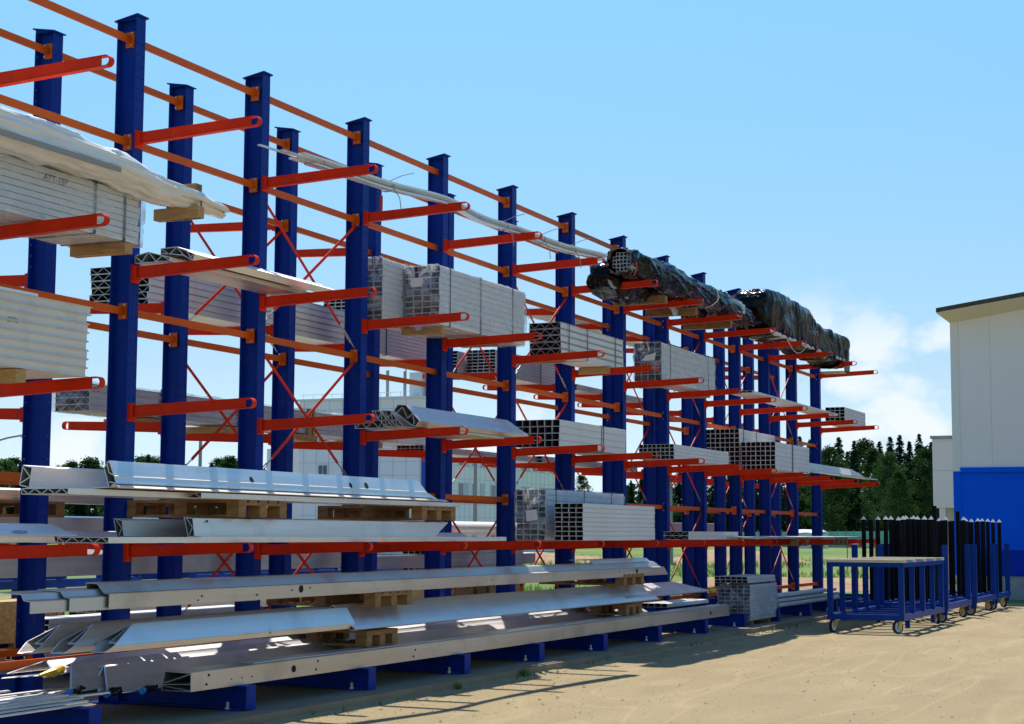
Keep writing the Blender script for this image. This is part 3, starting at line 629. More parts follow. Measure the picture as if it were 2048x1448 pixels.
# black film rolls over F5..F8
roll = thing('black_wrapped_bundle', (12.7, -0.7, T1), 'long bundle in creased black film with square tubes showing at its near end', 'wrapped bundle', 'black film bundles on the top arms')
st = lerp_stations([(9.5, -0.90, 5.10, 0.185, 0.18), (10.4, -0.93, 5.10, 0.20, 0.185), (12, -0.93, 5.09, 0.19, 0.175), (14, -0.9, 5.08, 0.185, 0.16), (15.3, -0.82, 5.06, 0.17, 0.14), (16.1, -0.75, 5.04, 0.12, 0.10)], 0.03)
creased(st, 72, 0.030, 0.045, 2, 2.5, 3.2, 0.8, 0.9, False, True, 0.08).build('film_cover', 'black_film', roll, smooth=True)
st = lerp_stations([(9.85, -0.47, 5.0, 0.10, 0.06), (9.93, -0.48, 4.97, 0.22, 0.17), (10.15, -0.50, 4.92, 0.27, 0.20), (10.9, -0.50, 4.93, 0.28, 0.17), (11.6, -0.45, 4.98, 0.28, 0.11), (13.5, -0.42, 5.0, 0.28, 0.09), (15.8, -0.45, 5.0, 0.22, 0.08)], 0.035)
creased(st, 72, 0.025, 0.05, 9, 2.6, 2.6, 0.9, 0.5, True, True, 0.03, 0.12).build('film_cover', 'black_film', roll, smooth=True)
me = tube_mesh(0.05, 0.05, 5.4, 0.005, 'grey_tube', 0.002)
for i in range(5):
    for k in range(5):
        if (i, k) in ((0, 4), (4, 4), (0, 0), (4, 0)): continue
        put(me, 'tube', roll, (9.54-12.7+0.01*((i*3+k) % 4), -1.035+i*0.052+0.7, 4.965+k*0.052-T1))
loft(lerp_stations([(9.44, -0.90, 5.10, 0.165, 0.16), (9.6, -0.90, 5.095, 0.185, 0.18)], 0.03), 44, 0.03, (7, 4), 5, 2.6, False, False, 0.04, 0.12).build('clear_film_collar', 'clear_film', roll, smooth=True)
for x in (11.2, 12.6, 14.4): bearer(roll, x, -0.95, -0.15, 4.74, 4.85, 0.12, 'pallet_wood')
for (xa, xb, seed) in ((9.75, 11.2, 1), (12.1, 13.1, 4)):     # loose film hanging under the bundle
    mb = MB(); nn_ = 16
    for i in range(nn_+1):
        for j in range(5):
            x = xa+(xb-xa)*i/nn_; dz = (0.09+0.20*max(0, noise.noise((x*2.6+seed, 0, 0)))+0.10*(abs(i-nn_*0.35) < 1.6))*j/4
            mb.v.append((x, -0.62+0.03*noise.noise((x*6, j, seed))-0.015*j, 4.9-dz))
    for i in range(nn_):
        for j in range(4): a = i*5+j; mb.f.append((a, a+1, a+6, a+5))
    mb.build('loose_film', 'white_film', roll, smooth=True)
for x, s2 in ((10.75, 1), (12.05, 3), (9.66, 5), (13.2, 2)):
    yc = -0.92; mb = MB(); pts = []
    for i in range(15):
        t = 2*math.pi*i/14; pts.append((x+0.09*math.sin(t*2+s2), yc+0.195*math.cos(t), 5.08+0.185*math.sin(t)))
    for a, b in zip(pts, pts[1:]):
        mb.add([(a[0]-0.022, a[1], a[2]), (a[0]+0.022, a[1], a[2]), (b[0]+0.022, b[1], b[2]), (b[0]-0.022, b[1], b[2])], [(0, 1, 2, 3)])
    mb.build('lashing_strap', 'orange_strap' if s2 != 2 else 'strap_white', roll)

tarp = thing('tarpaulin_stack', (19.8, -0.65, T1), 'stepped stack under a creased glossy black tarpaulin at the far end of the top arms', 'covered stack', 'black film bundles on the top arms')
st = lerp_stations([(16.5, -0.60, 5.40, 0.20, 0.10), (16.6, -0.62, 5.38, 0.30, 0.24), (16.85, -0.64, 5.33, 0.34, 0.365), (17.1, -0.64, 5.32, 0.35, 0.40), (19.5, -0.64, 5.29, 0.35, 0.37), (19.75, -0.64, 5.26, 0.35, 0.335), (20.1, -0.64, 5.20, 0.35, 0.27), (20.4, -0.64, 5.19, 0.35, 0.265), (22.5, -0.62, 5.18, 0.35, 0.30), (22.7, -0.62, 5.17, 0.34, 0.295)], 0.03)
creased(st, 96, 0.022, 0.03, 3, 6, 3.6, 0.35, 0.10, True, True, 0.05, 0.16).build('tarpaulin', 'black_film', tarp, smooth=True)
me = tube_mesh(0.108, 0.05, 5.6, 0.004, 'beige_profile', 0.003)
for i in range(6): put(me, 'tube', tarp, (16.7-19.8+0.02*(i % 3), -0.965+i*0.11+0.65, 0.0))
MB().box(22.0, 22.5, -0.98, -0.5, 4.70, 4.712).add([(22.0, -0.99, 4.93), (22.62, -0.99, 4.93), (22.55, -0.99, 4.66), (22.1, -0.99, 4.70)], [(0, 1, 2, 3)]).build('tarpaulin_flap', 'black_film', tarp)
for x in (16.95, 19.7):
    mb = MB(); mb.tube([(x, -1.02, 4.95), (x+0.12, -1.04, 5.1), (x+0.05, -1.03, 5.25)], 0.012, 5); mb.build('lashing_strap', 'orange_strap', tarp)
mb = MB(); mb.box(16.78, 16.83, -0.75, -0.63, 5.55, 5.70); mb.build('lashing_strap', 'orange_strap', tarp)
mb = MB(); mb.tube([(17.5+0.25*i, -1.03, 4.92-0.22*math.sin(i/6*math.pi)) for i in range(7)], 0.006, 5); mb.build('cord', 'strap_white', tarp)

# --- second arm level
A = thing('wrapped_panel_stack', (-3.4, -0.36, T2), 'white ribbed panel stack in clear film, hand lettered, at the left edge of the picture', 'panel stack', GF)
for k in range(8):
    mb = MB(); z = T2+k*0.05; mb.box(-6.2, -0.79+0.012*(k % 3), -0.655, -0.06, z, z+0.044); mb.build('ribbed_panel', 'white_profile', A)
for x in (-1.35, -0.98): strap(A, x, -0.66, -0.05, T2, T2+0.40, 'strap_steel', 0.022)
bearer(A, -0.93, -0.64, -0.10, 3.635, 3.717, 0.1)
film_shell(A, -6.2, -0.76, -0.66, -0.05, T2, T2+0.40, seed=3, amp=0.012, cap0=False, tail=0.04)
mesh_text('hand_lettering', 'ATT-15P', 0.075, 'ink', A, (-1.98, -0.683, 4.015), (R(90), 0, 0), 0.15)
bag = thing('film_wrapped_bundle', (-3, -0.72, 4.13), 'soft bundle in white film on the ribbed panel stack, its end tapering over a block', 'wrapped bundle')
st = lerp_stations([(-6.2, -0.70, 4.30, 0.22, 0.15), (-2.3, -0.70, 4.275, 0.22, 0.135), (-1.5, -0.70, 4.25, 0.22, 0.12), (-0.95, -0.70, 4.215, 0.21, 0.095), (-0.5, -0.70, 4.18, 0.19, 0.075), (-0.2, -0.74, 4.155, 0.15, 0.055), (0.02, -0.8, 4.13, 0.10, 0.03), (0.12, -0.83, 4.12, 0.06, 0.012)], 0.07)
creased(lerp_stations(st, 0.03), 72, 0.020, 0.035, 6, 2.7, 1.1, 2.2, 0.3, True, True, 0.05, 0.05).build('film_cover', 'white_film', bag, smooth=True)
MB().box(-6.2, -1.4, -0.945, -0.935, 4.16, 4.20).build('foam_edge', 'lamp_grey', bag)
bearer(bag, -0.32, -0.90, -0.46, 4.005, 4.10, 0.09); bearer(bag, -0.30, -0.86, -0.63, 4.225, 4.295, 0.09, 'pallet_wood')
strap(bag, -0.27, -0.885, -0.6, 4.005, 4.20, 'strap_steel', 0.02)

def profile(name, label, parts, m, x0, x1, cat='aluminium profile', group=None, k0=None, k1=None, t=0.005, holes=(), extra=()):
    """open or closed extrusion: parts are (y, z) polylines that become plates of thickness t"""
    mb = MB()
    for pl_ in parts:
        tt = t
        if isinstance(pl_[0], (int, float)): tt, pl_ = pl_[0], pl_[1:]
        for a, b in zip(pl_, pl_[1:]): mb.plate(a, b, tt, x0, x1, k0, k1)
    o = mb.build(name, m); tag(o, label, cat, group)
    for (hx, hy, hz_, rr, ny, nz_) in holes:
        n_ = Vector((0, ny, nz_)).normalized(); h_ = MB().cyl(Vector((hx, hy, hz_))+n_*0.002, n_, rr, 0.006, 14)
        ob = h_.build('drilled_hole', 'hole_dark', o)
    return o
G2 = 'aluminium profiles on the second arms'
profile('aluminium_plank', 'bright aluminium plank with open webbed end, upper of two on the second arms', [[(-0.165, 3.79), (-0.165, 3.87), (-0.33, 3.875), (-0.515, 3.80), (-0.495, 3.745), (-0.40, 3.80), (-0.165, 3.83)], [(-0.165, 3.87), (-0.25, 3.815), (-0.33, 3.875), (-0.40, 3.80)], [(-0.43, 3.835), (-0.495, 3.745)], [(-0.46, 3.775), (-0.515, 3.80)]], 'mill_aluminium', 0.2, 2.62, 'aluminium plank', G2, t=0.006)
profile('aluminium_plank', 'bright aluminium plank peeking out to the left below its longer twin', [[(-0.02, 3.73), (-0.02, 3.79), (-0.16, 3.815), (-0.38, 3.755), (-0.38, 3.725), (-0.02, 3.725)], [(-0.02, 3.79), (-0.09, 3.73), (-0.16, 3.815), (-0.24, 3.73), (-0.30, 3.775), (-0.38, 3.73)]], 'mill_aluminium', 0.03, 2.35, 'aluminium plank', G2, t=0.006)

wr = dict(seed=5, amp=0.010)
bundle('tube_bundle', 'tall film wrapped bundle of flat tubes, front one of the pair on the second arms', 4.80, 2.32, -0.55, T2, 4, 10, 0.108, 0.0655, 0.005, 'white_profile', straps=(5.05, 5.85, 6.75), bearers=((4.95, -0.5, 0.0, 3.64, 3.717), (6.35, -0.55, -0.05, 3.64, 3.717)), wrap=wr, group=GF)
bundle('tube_bundle', 'film wrapped bundle of flat tubes standing behind its twin, its near end sticking out further', 4.30, 2.75, -0.105, T2, 3, 11, 0.108, 0.0625, 0.005, 'white_profile', straps=(4.9, 6.2), wrap=dict(seed=8, amp=0.012), group=GF)
for (x, y0, y1, z0, z1) in ((4.745, -0.36, -0.22, 4.14, 4.24),):
    MB().box(x, x+0.002, y0, y1, z0, z1).build('paper_tag', 'paper_white', bpy.data.objects['tube_bundle'])
def flap(parent, x, y0, y1, z0, drop, seed):
    mb = MB(); n_ = 10
    for i in range(n_+1):
        for j in range(5):
            y = y0+(y1-y0)*i/n_; dd = drop*(0.35+0.9*abs(noise.noise((y*7+seed, seed, 0))))*j/4; mb.v.append((x-0.02-0.05*noise.noise((y*5, j*0.6, seed))-0.01*j, y, z0-dd))
    for i in range(n_):
        for j in range(4): a = i*5+j; mb.f.append((a, a+1, a+6, a+5))
    mb.build('loose_film', 'clear_film', parent, smooth=True)
flap(bpy.data.objects['tube_bundle'], 4.77, -0.50, -0.10, 3.80, 0.26, 1); flap(bpy.data.objects['tube_bundle.001'], 4.27, -0.08, 0.2, 3.9, 0.2, 4)
panel_stack('panel_stack', 'strapped stack of white webbed panels with timber between, above the open square tubes', 8.26, 2.28, -0.555, T2, 5, 0.44, 0.076, 'white_profile', 6, straps=(8.5, 9.15, 10.2), bearers=((8.35, -0.56, -0.12, 3.625, 3.715), (9.95, -0.56, -0.12, 3.625, 3.715)), group=GF, gap=0.010)
mb = MB()
bundle('tube_bundle', 'film wrapped block of square tubes with a paper tag, under the long black roll', 12.25, 2.65, -0.53, T2, 4, 6, 0.108, 0.096, 0.005, 'white_profile', straps=(12.65, 14.55), bearers=((12.4, -0.52, -0.1, 3.63, 3.717), (14.5, -0.55, -0.1, 3.63, 3.717)), wrap=dict(seed=12, amp=0.016), group=GF)
b6 = bpy.data.objects['tube_bundle.002']
MB().add([(12.20, -0.30, 4.10), (12.20, -0.46, 4.14), (12.20, -0.44, 4.02), (12.20, -0.22, 4.02)], [(0, 1, 2, 3)]).build('paper_tag', 'paper_white', b6)
bundle('tube_bundle', 'single flat layer of tubes bridging four arms of the second level', 15.05, 5.9, -1.12, 3.735, 4, 1, 0.11, 0.04, 0.004, 'white_profile', group=GF)
bundle('tube_bundle', 'low block of ribbed tubes alone on the last arms of the second level', 23.2, 1.95, -0.725, T2, 4, 5, 0.102, 0.071, 0.005, 'white_profile', group=GF)

# --- third arm level
C = thing('panel_stack', (-4.2, -0.75, T3), 'stack of eight beige lipped panels on the third arms at the left edge', 'panel stack', GF)
for k in range(8):
    mb = MB(); z = T3+k*0.0635; xe = -2.02+0.006*(k % 3)+(0.03 if k == 7 else 0); t = 0.005
    mb.box(-6.2, xe+0.012, -1.163, -0.35, z+0.0565, z+0.0615); mb.box(-6.2, xe+0.012, -1.163, -0.35, z, z+0.005)
    mb.box(-6.2, xe, -1.152, -1.145, z+0.005, z+0.0565); mb.box(-6.2, xe, -0.37, -0.362, z+0.005, z+0.0565); mb.build('lipped_panel', 'beige_profile', C)
MB().box(-6.2, -2.55, -1.15, -1.0, T3+0.51, T3+0.53).build('loose_strip', 'mill_aluminium', C)
bearer(C, -2.75, -1.15, -0.4, 2.44, 2.53, 0.1); 
for k in (1, 4, 5): MB().box(-2.36, -2.29, -1.1645, -1.1635, T3+k*0.0635+0.058, T3+k*0.0635+0.07).build('tape_patch', 'grey_panel', C)
mesh_text('hand_lettering', '0776', 0.055, 'ink', C, (-2.86, -1.1535, T3+0.30), (R(90), 0, 0), 0.15)
GH = 'odd aluminium profiles on the third arms'
profile('webbed_panel', 'flat webbed aluminium panel lying lowest beside the second upright of the third level', [[(0.03, 2.535), (0.03, 2.60), (-0.315, 2.625), (-0.315, 2.535), (0.04, 2.535)], [(0.03, 2.535), (-0.04, 2.60), (-0.11, 2.537), (-0.18, 2.61), (-0.25, 2.537), (-0.315, 2.62)]], 'mill_aluminium', 3.98, 6.3, 'aluminium panel', GH)
def hexprof(dy, dz, x0, x1, label, m='mill_aluminium', w=1.0):
    P_ = lambda *q: [(y*w+dy, z*w+dz) for y, z in q]
    return profile('bent_profile', label, [P_((0, 0.17), (-0.09, 0.165), (-0.25, 0.0), (-0.17, 0.0), (-0.02, 0.13), (0, 0.17)), P_((-0.03, 0.17), (-0.07, 0.09), (-0.11, 0.14), (-0.12, 0.05), (-0.17, 0.08), (-0.16, 0.005)), P_((-0.17, 0.0), (-0.21, 0.04))], m, x0, x1, 'aluminium profile', GH, t=0.006)
hexprof(-0.20, 2.545, 3.93, 6.2, 'dark ended bent profile jammed between the flat panel and the bright folded one')
hexprof(-0.33, 2.545, 3.92, 6.2, 'second bent profile with webbed end, leaning on the bright folded one')
profile('folded_profile', 'bright folded aluminium cladding piece in front of the odd profiles of the third level', [[(-0.50, 2.70), (-0.545, 2.765), (-0.64, 2.757), (-0.80, 2.59), (-0.76, 2.535), (-0.70, 2.555), (-0.50, 2.70)], [(-0.53, 2.68), (-0.60, 2.74), (-0.66, 2.62), (-0.72, 2.67), (-0.74, 2.56)]], 'mill_aluminium', 3.86, 6.42, 'aluminium profile', GH, k1=lambda y, z: 0.30*(2.765-z)/0.2, t=0.006)
MB().box(4.3, 6.3, -0.79, -0.45, 2.515, 2.535).build('timber_lath', 'board_wood', bpy.data.objects['folded_profile'])
bundle('tube_bundle', 'open ended block of big square tubes on the third arms, six wide and four high', 8.23, 2.42, -0.555, T3, 6, 4, 0.104, 0.088, 0.005, 'white_profile', straps=(9.7, 9.77), group=GF)
bundle('tube_bundle', 'low open block of tubes, eight wide, below the film wrapped block with the paper tag', 12.10, 2.75, -0.77, T3, 8, 4, 0.069, 0.056, 0.004, 'white_profile', group=GF)
bundle('tube_bundle', 'open block of square tubes, front one of two side by side, third arms', 16.46, 2.30, -1.10, T3, 7, 6, 0.086, 0.079, 0.005, 'white_profile', straps=(17.55, 17.6), group=GF)
bundle('tube_bundle', 'taller open block of square tubes, rear one of the two side by side', 16.55, 2.30, -0.44, T3, 7, 9, 0.086, 0.079, 0.005, 'white_profile', straps=(16.8, 17.6), group=GF)
profile('cladding_strip', 'pale angled cladding strip running to the far end of the third arms', [[(-0.95, 2.755), (-1.02, 2.60), (-1.22, 2.585)], [(-0.95, 2.755), (-0.93, 2.60), (-1.02, 2.60)]], 'white_profile', 18.9, 24.0, 'aluminium profile', GH, k1=lambda y, z: -1.2*(z-2.585)/0.17, t=0.02)

# --- fourth arm level, right part
b17 = bundle('tube_bundle', 'dark film wrapped block with a paper sheet on its end, on the lowest arms', 7.62, 2.75, -0.62, T4, 4, 9, 0.098, 0.070, 0.005, 'white_profile', straps=(7.95, 8.9, 9.9), wrap=dict(seed=21, amp=0.012), group=GF)
MB().add([(7.565, -0.39, 1.58), (7.565, -0.54, 1.60), (7.565, -0.53, 1.73), (7.565, -0.38, 1.715)], [(0, 1, 2, 3)[::-1]]).build('paper_tag', 'paper_white', b17)
bundle('tube_bundle', 'open block of flat tubes before the dark film wrapped block, lowest arms', 7.55, 2.62, -1.15, T4, 4, 8, 0.094, 0.057, 0.004, 'white_profile', group=GF)
panel_stack('panel_stack', 'small low stack of webbed panels at the eighth upright on the lowest arms', 12.68, 2.55, -0.80, T4, 2, 0.39, 0.062, 'white_profile', 6, group=GF)

BOX = {}
def box_part(name, x0, x1, y0, y1, z0, z1, m, p):
    """one box as a part of p; boxes of one size share a mesh"""
    k = (name, round(x1-x0, 3), round(y1-y0, 3), round(z1-z0, 3), m)
    if k not in BOX:
        mb = MB().box(0, x1-x0, 0, y1-y0, 0, z1-z0); me = bpy.data.meshes.new(name); me.from_pydata(mb.v, [], mb.f); me.materials.append(M[m]); me.update(); BOX[k] = me
    return put(BOX[k], name, p, Vector((x0, y0, z0))-p.location)
def pallet_parts(p, x0, y0, z0, Lx=1.2, Ly=0.8, m='pallet_wood'):
    """boards run along the longer side"""
    def bx(name, a0, a1, b0, b1, c0, c1):
        if Lx >= Ly: box_part(name, x0+a0, x0+a1, y0+b0, y0+b1, z0+c0, z0+c1, m, p)
        else: box_part(name, x0+b0, x0+b1, y0+a0, y0+a1, z0+c0, z0+c1, m, p)
    L, S_ = max(Lx, Ly), min(Lx, Ly)
    for k in range(5): a = (S_-0.12)*k/4; bx('top_board', 0, L, a, a+0.12, 0.122, 0.144)
    for k in range(3):
        a = (L-0.12)*k/2; bx('cross_board', a, a+0.12, 0, S_, 0.1005, 0.1215)
        c = (S_-0.10)*k/2; bx('bottom_board', 0, L, c, c+0.10, 0, 0.022)
        for j in range(3): c = (S_-0.11)*j/2; bx('block', a, a+0.12, c, c+0.11, 0.0225, 0.100)
GP = 'wooden pallets between the stored profiles'
def pallet(x0, y0, z0, label, Lx=1.2, Ly=0.8, m='pallet_wood'):
    p = thing('pallet', (x0+Lx/2, y0+Ly/2, z0), label, 'pallet', GP); pallet_parts(p, x0, y0, z0, Lx, Ly, m); return p

# --- fourth arm level, left part: profiles, pallets, big beams
GA = 'aluminium profiles stacked at the near end of the front rack'
def web_panel(y0, y1, z0, h, n, peak=0.0):
    """flat truss panel section"""
    o = [[(y0, z0), (y1, z0), (y1, z0+h), (y0, z0+h), (y0, z0)]]; zz = [(y0+(y1-y0)*k/n, z0+(h if k % 2 else 0)) for k in range(n+1)]
    return o+[zz]
profile('webbed_panel', 'long webbed aluminium panel lying directly on the lowest arms, front one', web_panel(-1.12, -0.66, 1.352, 0.04, 7)+[[(-0.66, 1.392), (-0.55, 1.435), (-0.42, 1.375), (-0.42, 1.352), (-0.66, 1.352)], [(-0.62, 1.352), (-0.55, 1.43), (-0.50, 1.352)]], 'mill_aluminium', -1.66, 5.35, 'aluminium panel', GA)
profile('box_beam', 'leaning slim box beam under the left pallet, its webbed end showing further back', [[(-0.62, 1.535), (-0.70, 1.52), (-0.72, 1.40), (-0.66, 1.385), (-0.62, 1.535)], [(-0.64, 1.53), (-0.70, 1.46), (-0.67, 1.40)]], 'dull_aluminium', -0.95, 1.8, 'aluminium beam', GA, t=0.006, holes=((0.0, -0.705, 1.47, 0.014, -1, 0),))
profile('box_beam', 'slim box beam under the pallets, before the leaning one, end cut slanting', [[(-0.95, 1.55), (-1.03, 1.54), (-1.05, 1.40), (-0.99, 1.398), (-0.95, 1.55)], [(-0.97, 1.545), (-1.03, 1.47), (-1.0, 1.41)], [(-1.05, 1.40), (-1.12, 1.396)]], 'mill_aluminium', -0.48, 3.75, 'aluminium beam', GA, t=0.006, k1=lambda y, z: 0.35*(z-1.40)/0.15, holes=((-0.3, -1.045, 1.52, 0.010, -1, 0),))
pallet(0.04, -1.12, 1.555, 'brown pallet between the lowest arms and the near end of the big drilled beam', 0.74, 1.15)
pallet(3.32, -1.12, 1.562, 'brown pallet under the far end of the big drilled beam, its end in the light', 0.76, 1.2)
profile('webbed_panel', 'short webbed panel on the pallets behind the big drilled beam', web_panel(-1.0, -0.58, 1.702, 0.04, 7), 'mill_aluminium', -1.98, 0.2, 'aluminium panel', GA)
profile('webbed_panel', 'long webbed panel on the pallets, right under the big drilled beam', web_panel(-1.12, -0.62, 1.704, 0.038, 7)+[[(-0.62, 1.742), (-0.50, 1.71)]], 'mill_aluminium', -0.50, 4.15, 'aluminium panel', GA)
profile('big_beam', 'big aluminium beam at the far left, leaning back and reaching behind the drilled one', [[(-0.50, 1.915), (-0.585, 1.90), (-0.565, 1.752), (-0.475, 1.772), (-0.50, 1.915)], [(-0.495, 1.91), (-0.57, 1.83), (-0.48, 1.785)], [(-0.565, 1.752), (-0.80, 1.748)]], 'mill_aluminium', -1.88, 2.6, 'aluminium beam', GA, t=0.007)
profile('big_beam', 'big aluminium beam with round drilled holes on top of the pallets', [[(-0.985, 1.905), (-1.03, 1.955), (-1.10, 1.79), (-1.035, 1.762), (-0.985, 1.905)], [(-1.01, 1.945), (-1.03, 1.87), (-1.085, 1.84)], [(-1.035, 1.80), (-1.095, 1.79)], [(-1.035, 1.765), (-1.10, 1.775), (-1.13, 1.757)], [(-1.035, 1.762), (-0.80, 1.748)]], 'mill_aluminium', -1.56, 3.40, 'aluminium beam', GA, t=0.007, k1=lambda y, z: 0.14*min(1, (1.955-z)/0.165)+(0.35 if z < 1.775 else 0),
        holes=((0.30, -1.066, 1.868, 0.030, -1, 0.42), (1.97, -1.066, 1.868, 0.028, -1, 0.42), (2.27, -1.066, 1.872, 0.034, -1, 0.42)))
p24 = profile('numbered_profile', 'aluminium profile with a hand written number, at the left edge on the lowest arms', [[(-0.70, 1.478), (-0.86, 1.486), (-0.97, 1.478), (-1.045, 1.405), (-0.97, 1.40)], [(-0.97, 1.478), (-0.97, 1.36)], [(-0.62, 1.36), (-0.985, 1.36)]], 'mill_aluminium', -6.2, -2.02, 'aluminium profile', GA, k1=lambda y, z: 0.10*(1.48-z)/0.08 if y < -0.99 else (-0.08 if z > 1.45 else -0.05))
mesh_text('hand_lettering', '10000243', 0.046, 'ink', p24, (-2.60, -1.0375, 1.4175), (R(47), 0, 0), 0.2, 0.9)
profile('dark_plate', 'dark weathered plate bridging the last lowest arms beside the trolleys', [[(-1.05, 1.385), (-0.30, 1.392)], [(-1.05, 1.385), (-1.05, 1.36)]], 'dull_aluminium', 14.6, 23.6, 'metal sheet', GA, t=0.014)
for x, l in ((17.9, 'near one of two'), (21.0, 'far one of two, by the blue stakes')):
    pallet(x, -1.08, 1.232, 'dark wooden pallet under the weathered plate, %s' % l, 0.8, 1.15)

# --- base level piles, left to right
profile('gutter_profile', 'long drilled aluminium channel in mid pile, sloping flange on top, front one', [[(-0.90, 1.06), (-1.00, 1.055), (-1.065, 0.985), (-1.11, 0.98), (-1.11, 0.875)], [(-0.90, 1.06), (-0.92, 0.90), (-1.10, 0.88)]], 'weathered_aluminium', -1.62, 10.55, 'aluminium profile', GA, t=0.007, k1=lambda y, z: 0.25*(1.045-z)/0.16,
        holes=((1.05, -1.114, 0.945, 0.032, -1, 0), (9.55, -1.114, 0.945, 0.03, -1, 0), (0.35, -1.114, 0.915, 0.008, -1, 0), (-0.45, -1.114, 0.93, 0.008, -1, 0), (-0.50, -1.114, 0.90, 0.006, -1, 0), (0.9, -1.114, 0.94, 0.007, -1, 0), (1.2, -1.114, 0.95, 0.007, -1, 0), (5.0, -1.114, 0.93, 0.006, -1, 0), (8.9, -1.114, 0.96, 0.007, -1, 0)))
profile('gutter_profile', 'long aluminium channel in mid pile reaching out furthest left', [[(-0.76, 1.01), (-0.98, 1.0), (-1.0, 0.96), (-1.06, 0.95), (-1.06, 0.87)]], 'dull_aluminium', -2.42, 8.8, 'aluminium profile', GA, t=0.006)
profile('gutter_profile', 'short aluminium channel tucked between its two longer neighbours in mid pile', [[(-0.80, 1.02), (-1.0, 1.01), (-1.03, 0.97), (-1.082, 0.96), (-1.082, 0.868)]], 'dull_aluminium', -2.03, 0.4, 'aluminium profile', GA, t=0.006)
profile('gutter_profile', 'aluminium channel end lying on top of the mid pile at the far right', [[(-0.70, 1.10), (-0.98, 1.105), (-1.02, 1.06), (-0.95, 1.05)]], 'mill_aluminium', 8.2, 10.3, 'aluminium profile', GA, t=0.007)
pallet(2.38, -1.12, 0.735, 'pale pallet in mid pile, its end lit, under the long drilled channel', 0.75, 1.2)
pallet(9.05, -1.12, 0.765, 'shaded pallet under the far half of the drilled channel', 0.76, 1.2)
SL = lambda c: (lambda y, z: c*(z-0.56)/0.18)
def ridge(y0, z0=0.56):
    return [[(y0+0.19, z0+0.07), (y0+0.10, z0+0.185), (y0+0.01, z0+0.04), (y0+0.02, z0), (y0+0.13, z0), (y0+0.19, z0+0.07)], [(y0+0.10, z0+0.18), (y0+0.09, z0+0.06), (y0+0.03, z0+0.06)]]
profile('ridge_profile', 'ridge shaped beam with dark top, rearmost of the three slant cut ends', ridge(-0.70), 'dull_aluminium', -1.95, 6.2, 'aluminium beam', GA, k0=SL(0.42), t=0.007)
profile('ridge_profile', 'ridge shaped beam, middle one of the three slant cut ends', ridge(-0.90), 'mill_aluminium', -1.83, 5.5, 'aluminium beam', GA, k0=SL(0.42), t=0.007)
profile('ridge_profile', 'ridge shaped beam with bluish face, front one of the three slant cut ends', ridge(-1.10), 'mill_aluminium', -1.62, 2.05, 'aluminium beam', GA, k0=SL(0.42), t=0.007, holes=((0.6, -1.085, 0.60, 0.018, -1, 0.3),))
profile('ridge_profile', 'wide sloping cladding beam whose triangular webbed end meets the bluish beam', [[(-0.72, 0.66), (-0.90, 0.765), (-1.13, 0.552), (-1.10, 0.54), (-0.92, 0.60), (-0.72, 0.62), (-0.72, 0.66)], [(-0.90, 0.76), (-0.95, 0.66), (-0.94, 0.60)], [(-0.95, 0.66), (-1.04, 0.615), (-1.04, 0.56)]], 'mill_aluminium', 1.98, 10.0, 'aluminium beam', GA, k1=lambda y, z: 0.4*(0.755-z)/0.2, t=0.008)
profile('ridge_profile', 'sloping cladding end with tape on its tip beside the film wrapped base block', [[(-0.62, 0.66), (-0.78, 0.74), (-1.10, 0.60), (-1.06, 0.58), (-0.62, 0.63)]], 'mill_aluminium', 9.2, 12.9, 'aluminium beam', GA, k1=lambda y, z: -0.9*(z-0.58)/0.16, t=0.008)
tip = MB().tube([(12.80, -1.08, 0.595), (12.95, -1.10, 0.595), (13.05, -1.10, 0.60)], [0.03, 0.035, 0.02], 8).build('tape_wrap', 'yellow_zinc', bpy.data.objects['ridge_profile.004'])
pallet(2.33, -1.06, 0.372, 'dark pallet in the low pile, right above the long front beam', 0.62, 1.2)
pallet(9.30, -1.06, 0.372, 'small dark pallet at the far end of the low pile', 0.6, 0.9)
# beams on the feet
front = profile('hollow_beam', 'long rectangular hollow beam along the foot of the rack, drilled, nearest the road', [[(-0.90, 0.205), (-1.172, 0.205), (-1.172, 0.345), (-0.93, 0.352), (-0.90, 0.205)], [(-0.91, 0.25), (-1.17, 0.26)], [(-0.92, 0.26), (-1.172, 0.34)], [(-0.91, 0.24), (-1.17, 0.21)]], 'weathered_aluminium', -0.66, 13.5, 'aluminium beam', GA, t=0.007,
        holes=((0.85, -1.176, 0.275, 0.030, -1, 0), (12.55, -1.176, 0.275, 0.028, -1, 0), (-0.42, -1.176, 0.315, 0.010, -1, 0), (-0.45, -1.176, 0.245, 0.010, -1, 0), (1.25, -1.176, 0.315, 0.009, -1, 0), (1.22, -1.176, 0.245, 0.009, -1, 0), (3.1, -1.176, 0.30, 0.009, -1, 0), (3.06, -1.176, 0.24, 0.009, -1, 0), (-0.1, -1.176, 0.26, 0.005, -1, 0), (0.05, -1.176, 0.26, 0.005, -1, 0), (0.2, -1.176, 0.26, 0.005, -1, 0)))
profile('cover_strip', 'flat bright strip lying along the top of the long front beam', [[(-0.95, 0.362), (-1.13, 0.356)]], 'mill_aluminium', 0.3, 13.6, 'aluminium strip', GA, t=0.006)
S2 = lambda c, z0: (lambda y, z: c*(z-z0)/0.18)
profile('slope_profile', 'slant cut sheet beam on the feet with yellow tape on its tip, leftmost', [[(-0.06, 0.36), (-0.28, 0.455), (-0.50, 0.37), (-0.06, 0.33)]], 'mill_aluminium', -1.52, 9.5, 'aluminium beam', GA, k0=S2(0.35, 0.33), t=0.008)
profile('slope_profile', 'dark slant cut sheet beam on the feet, its tip wrapped in film and blue tape', [[(-0.31, 0.38), (-0.42, 0.43), (-0.74, 0.26), (-0.31, 0.23)]], 'dull_aluminium', -1.58, 9.0, 'aluminium beam', GA, k0=S2(0.42, 0.25), t=0.008)
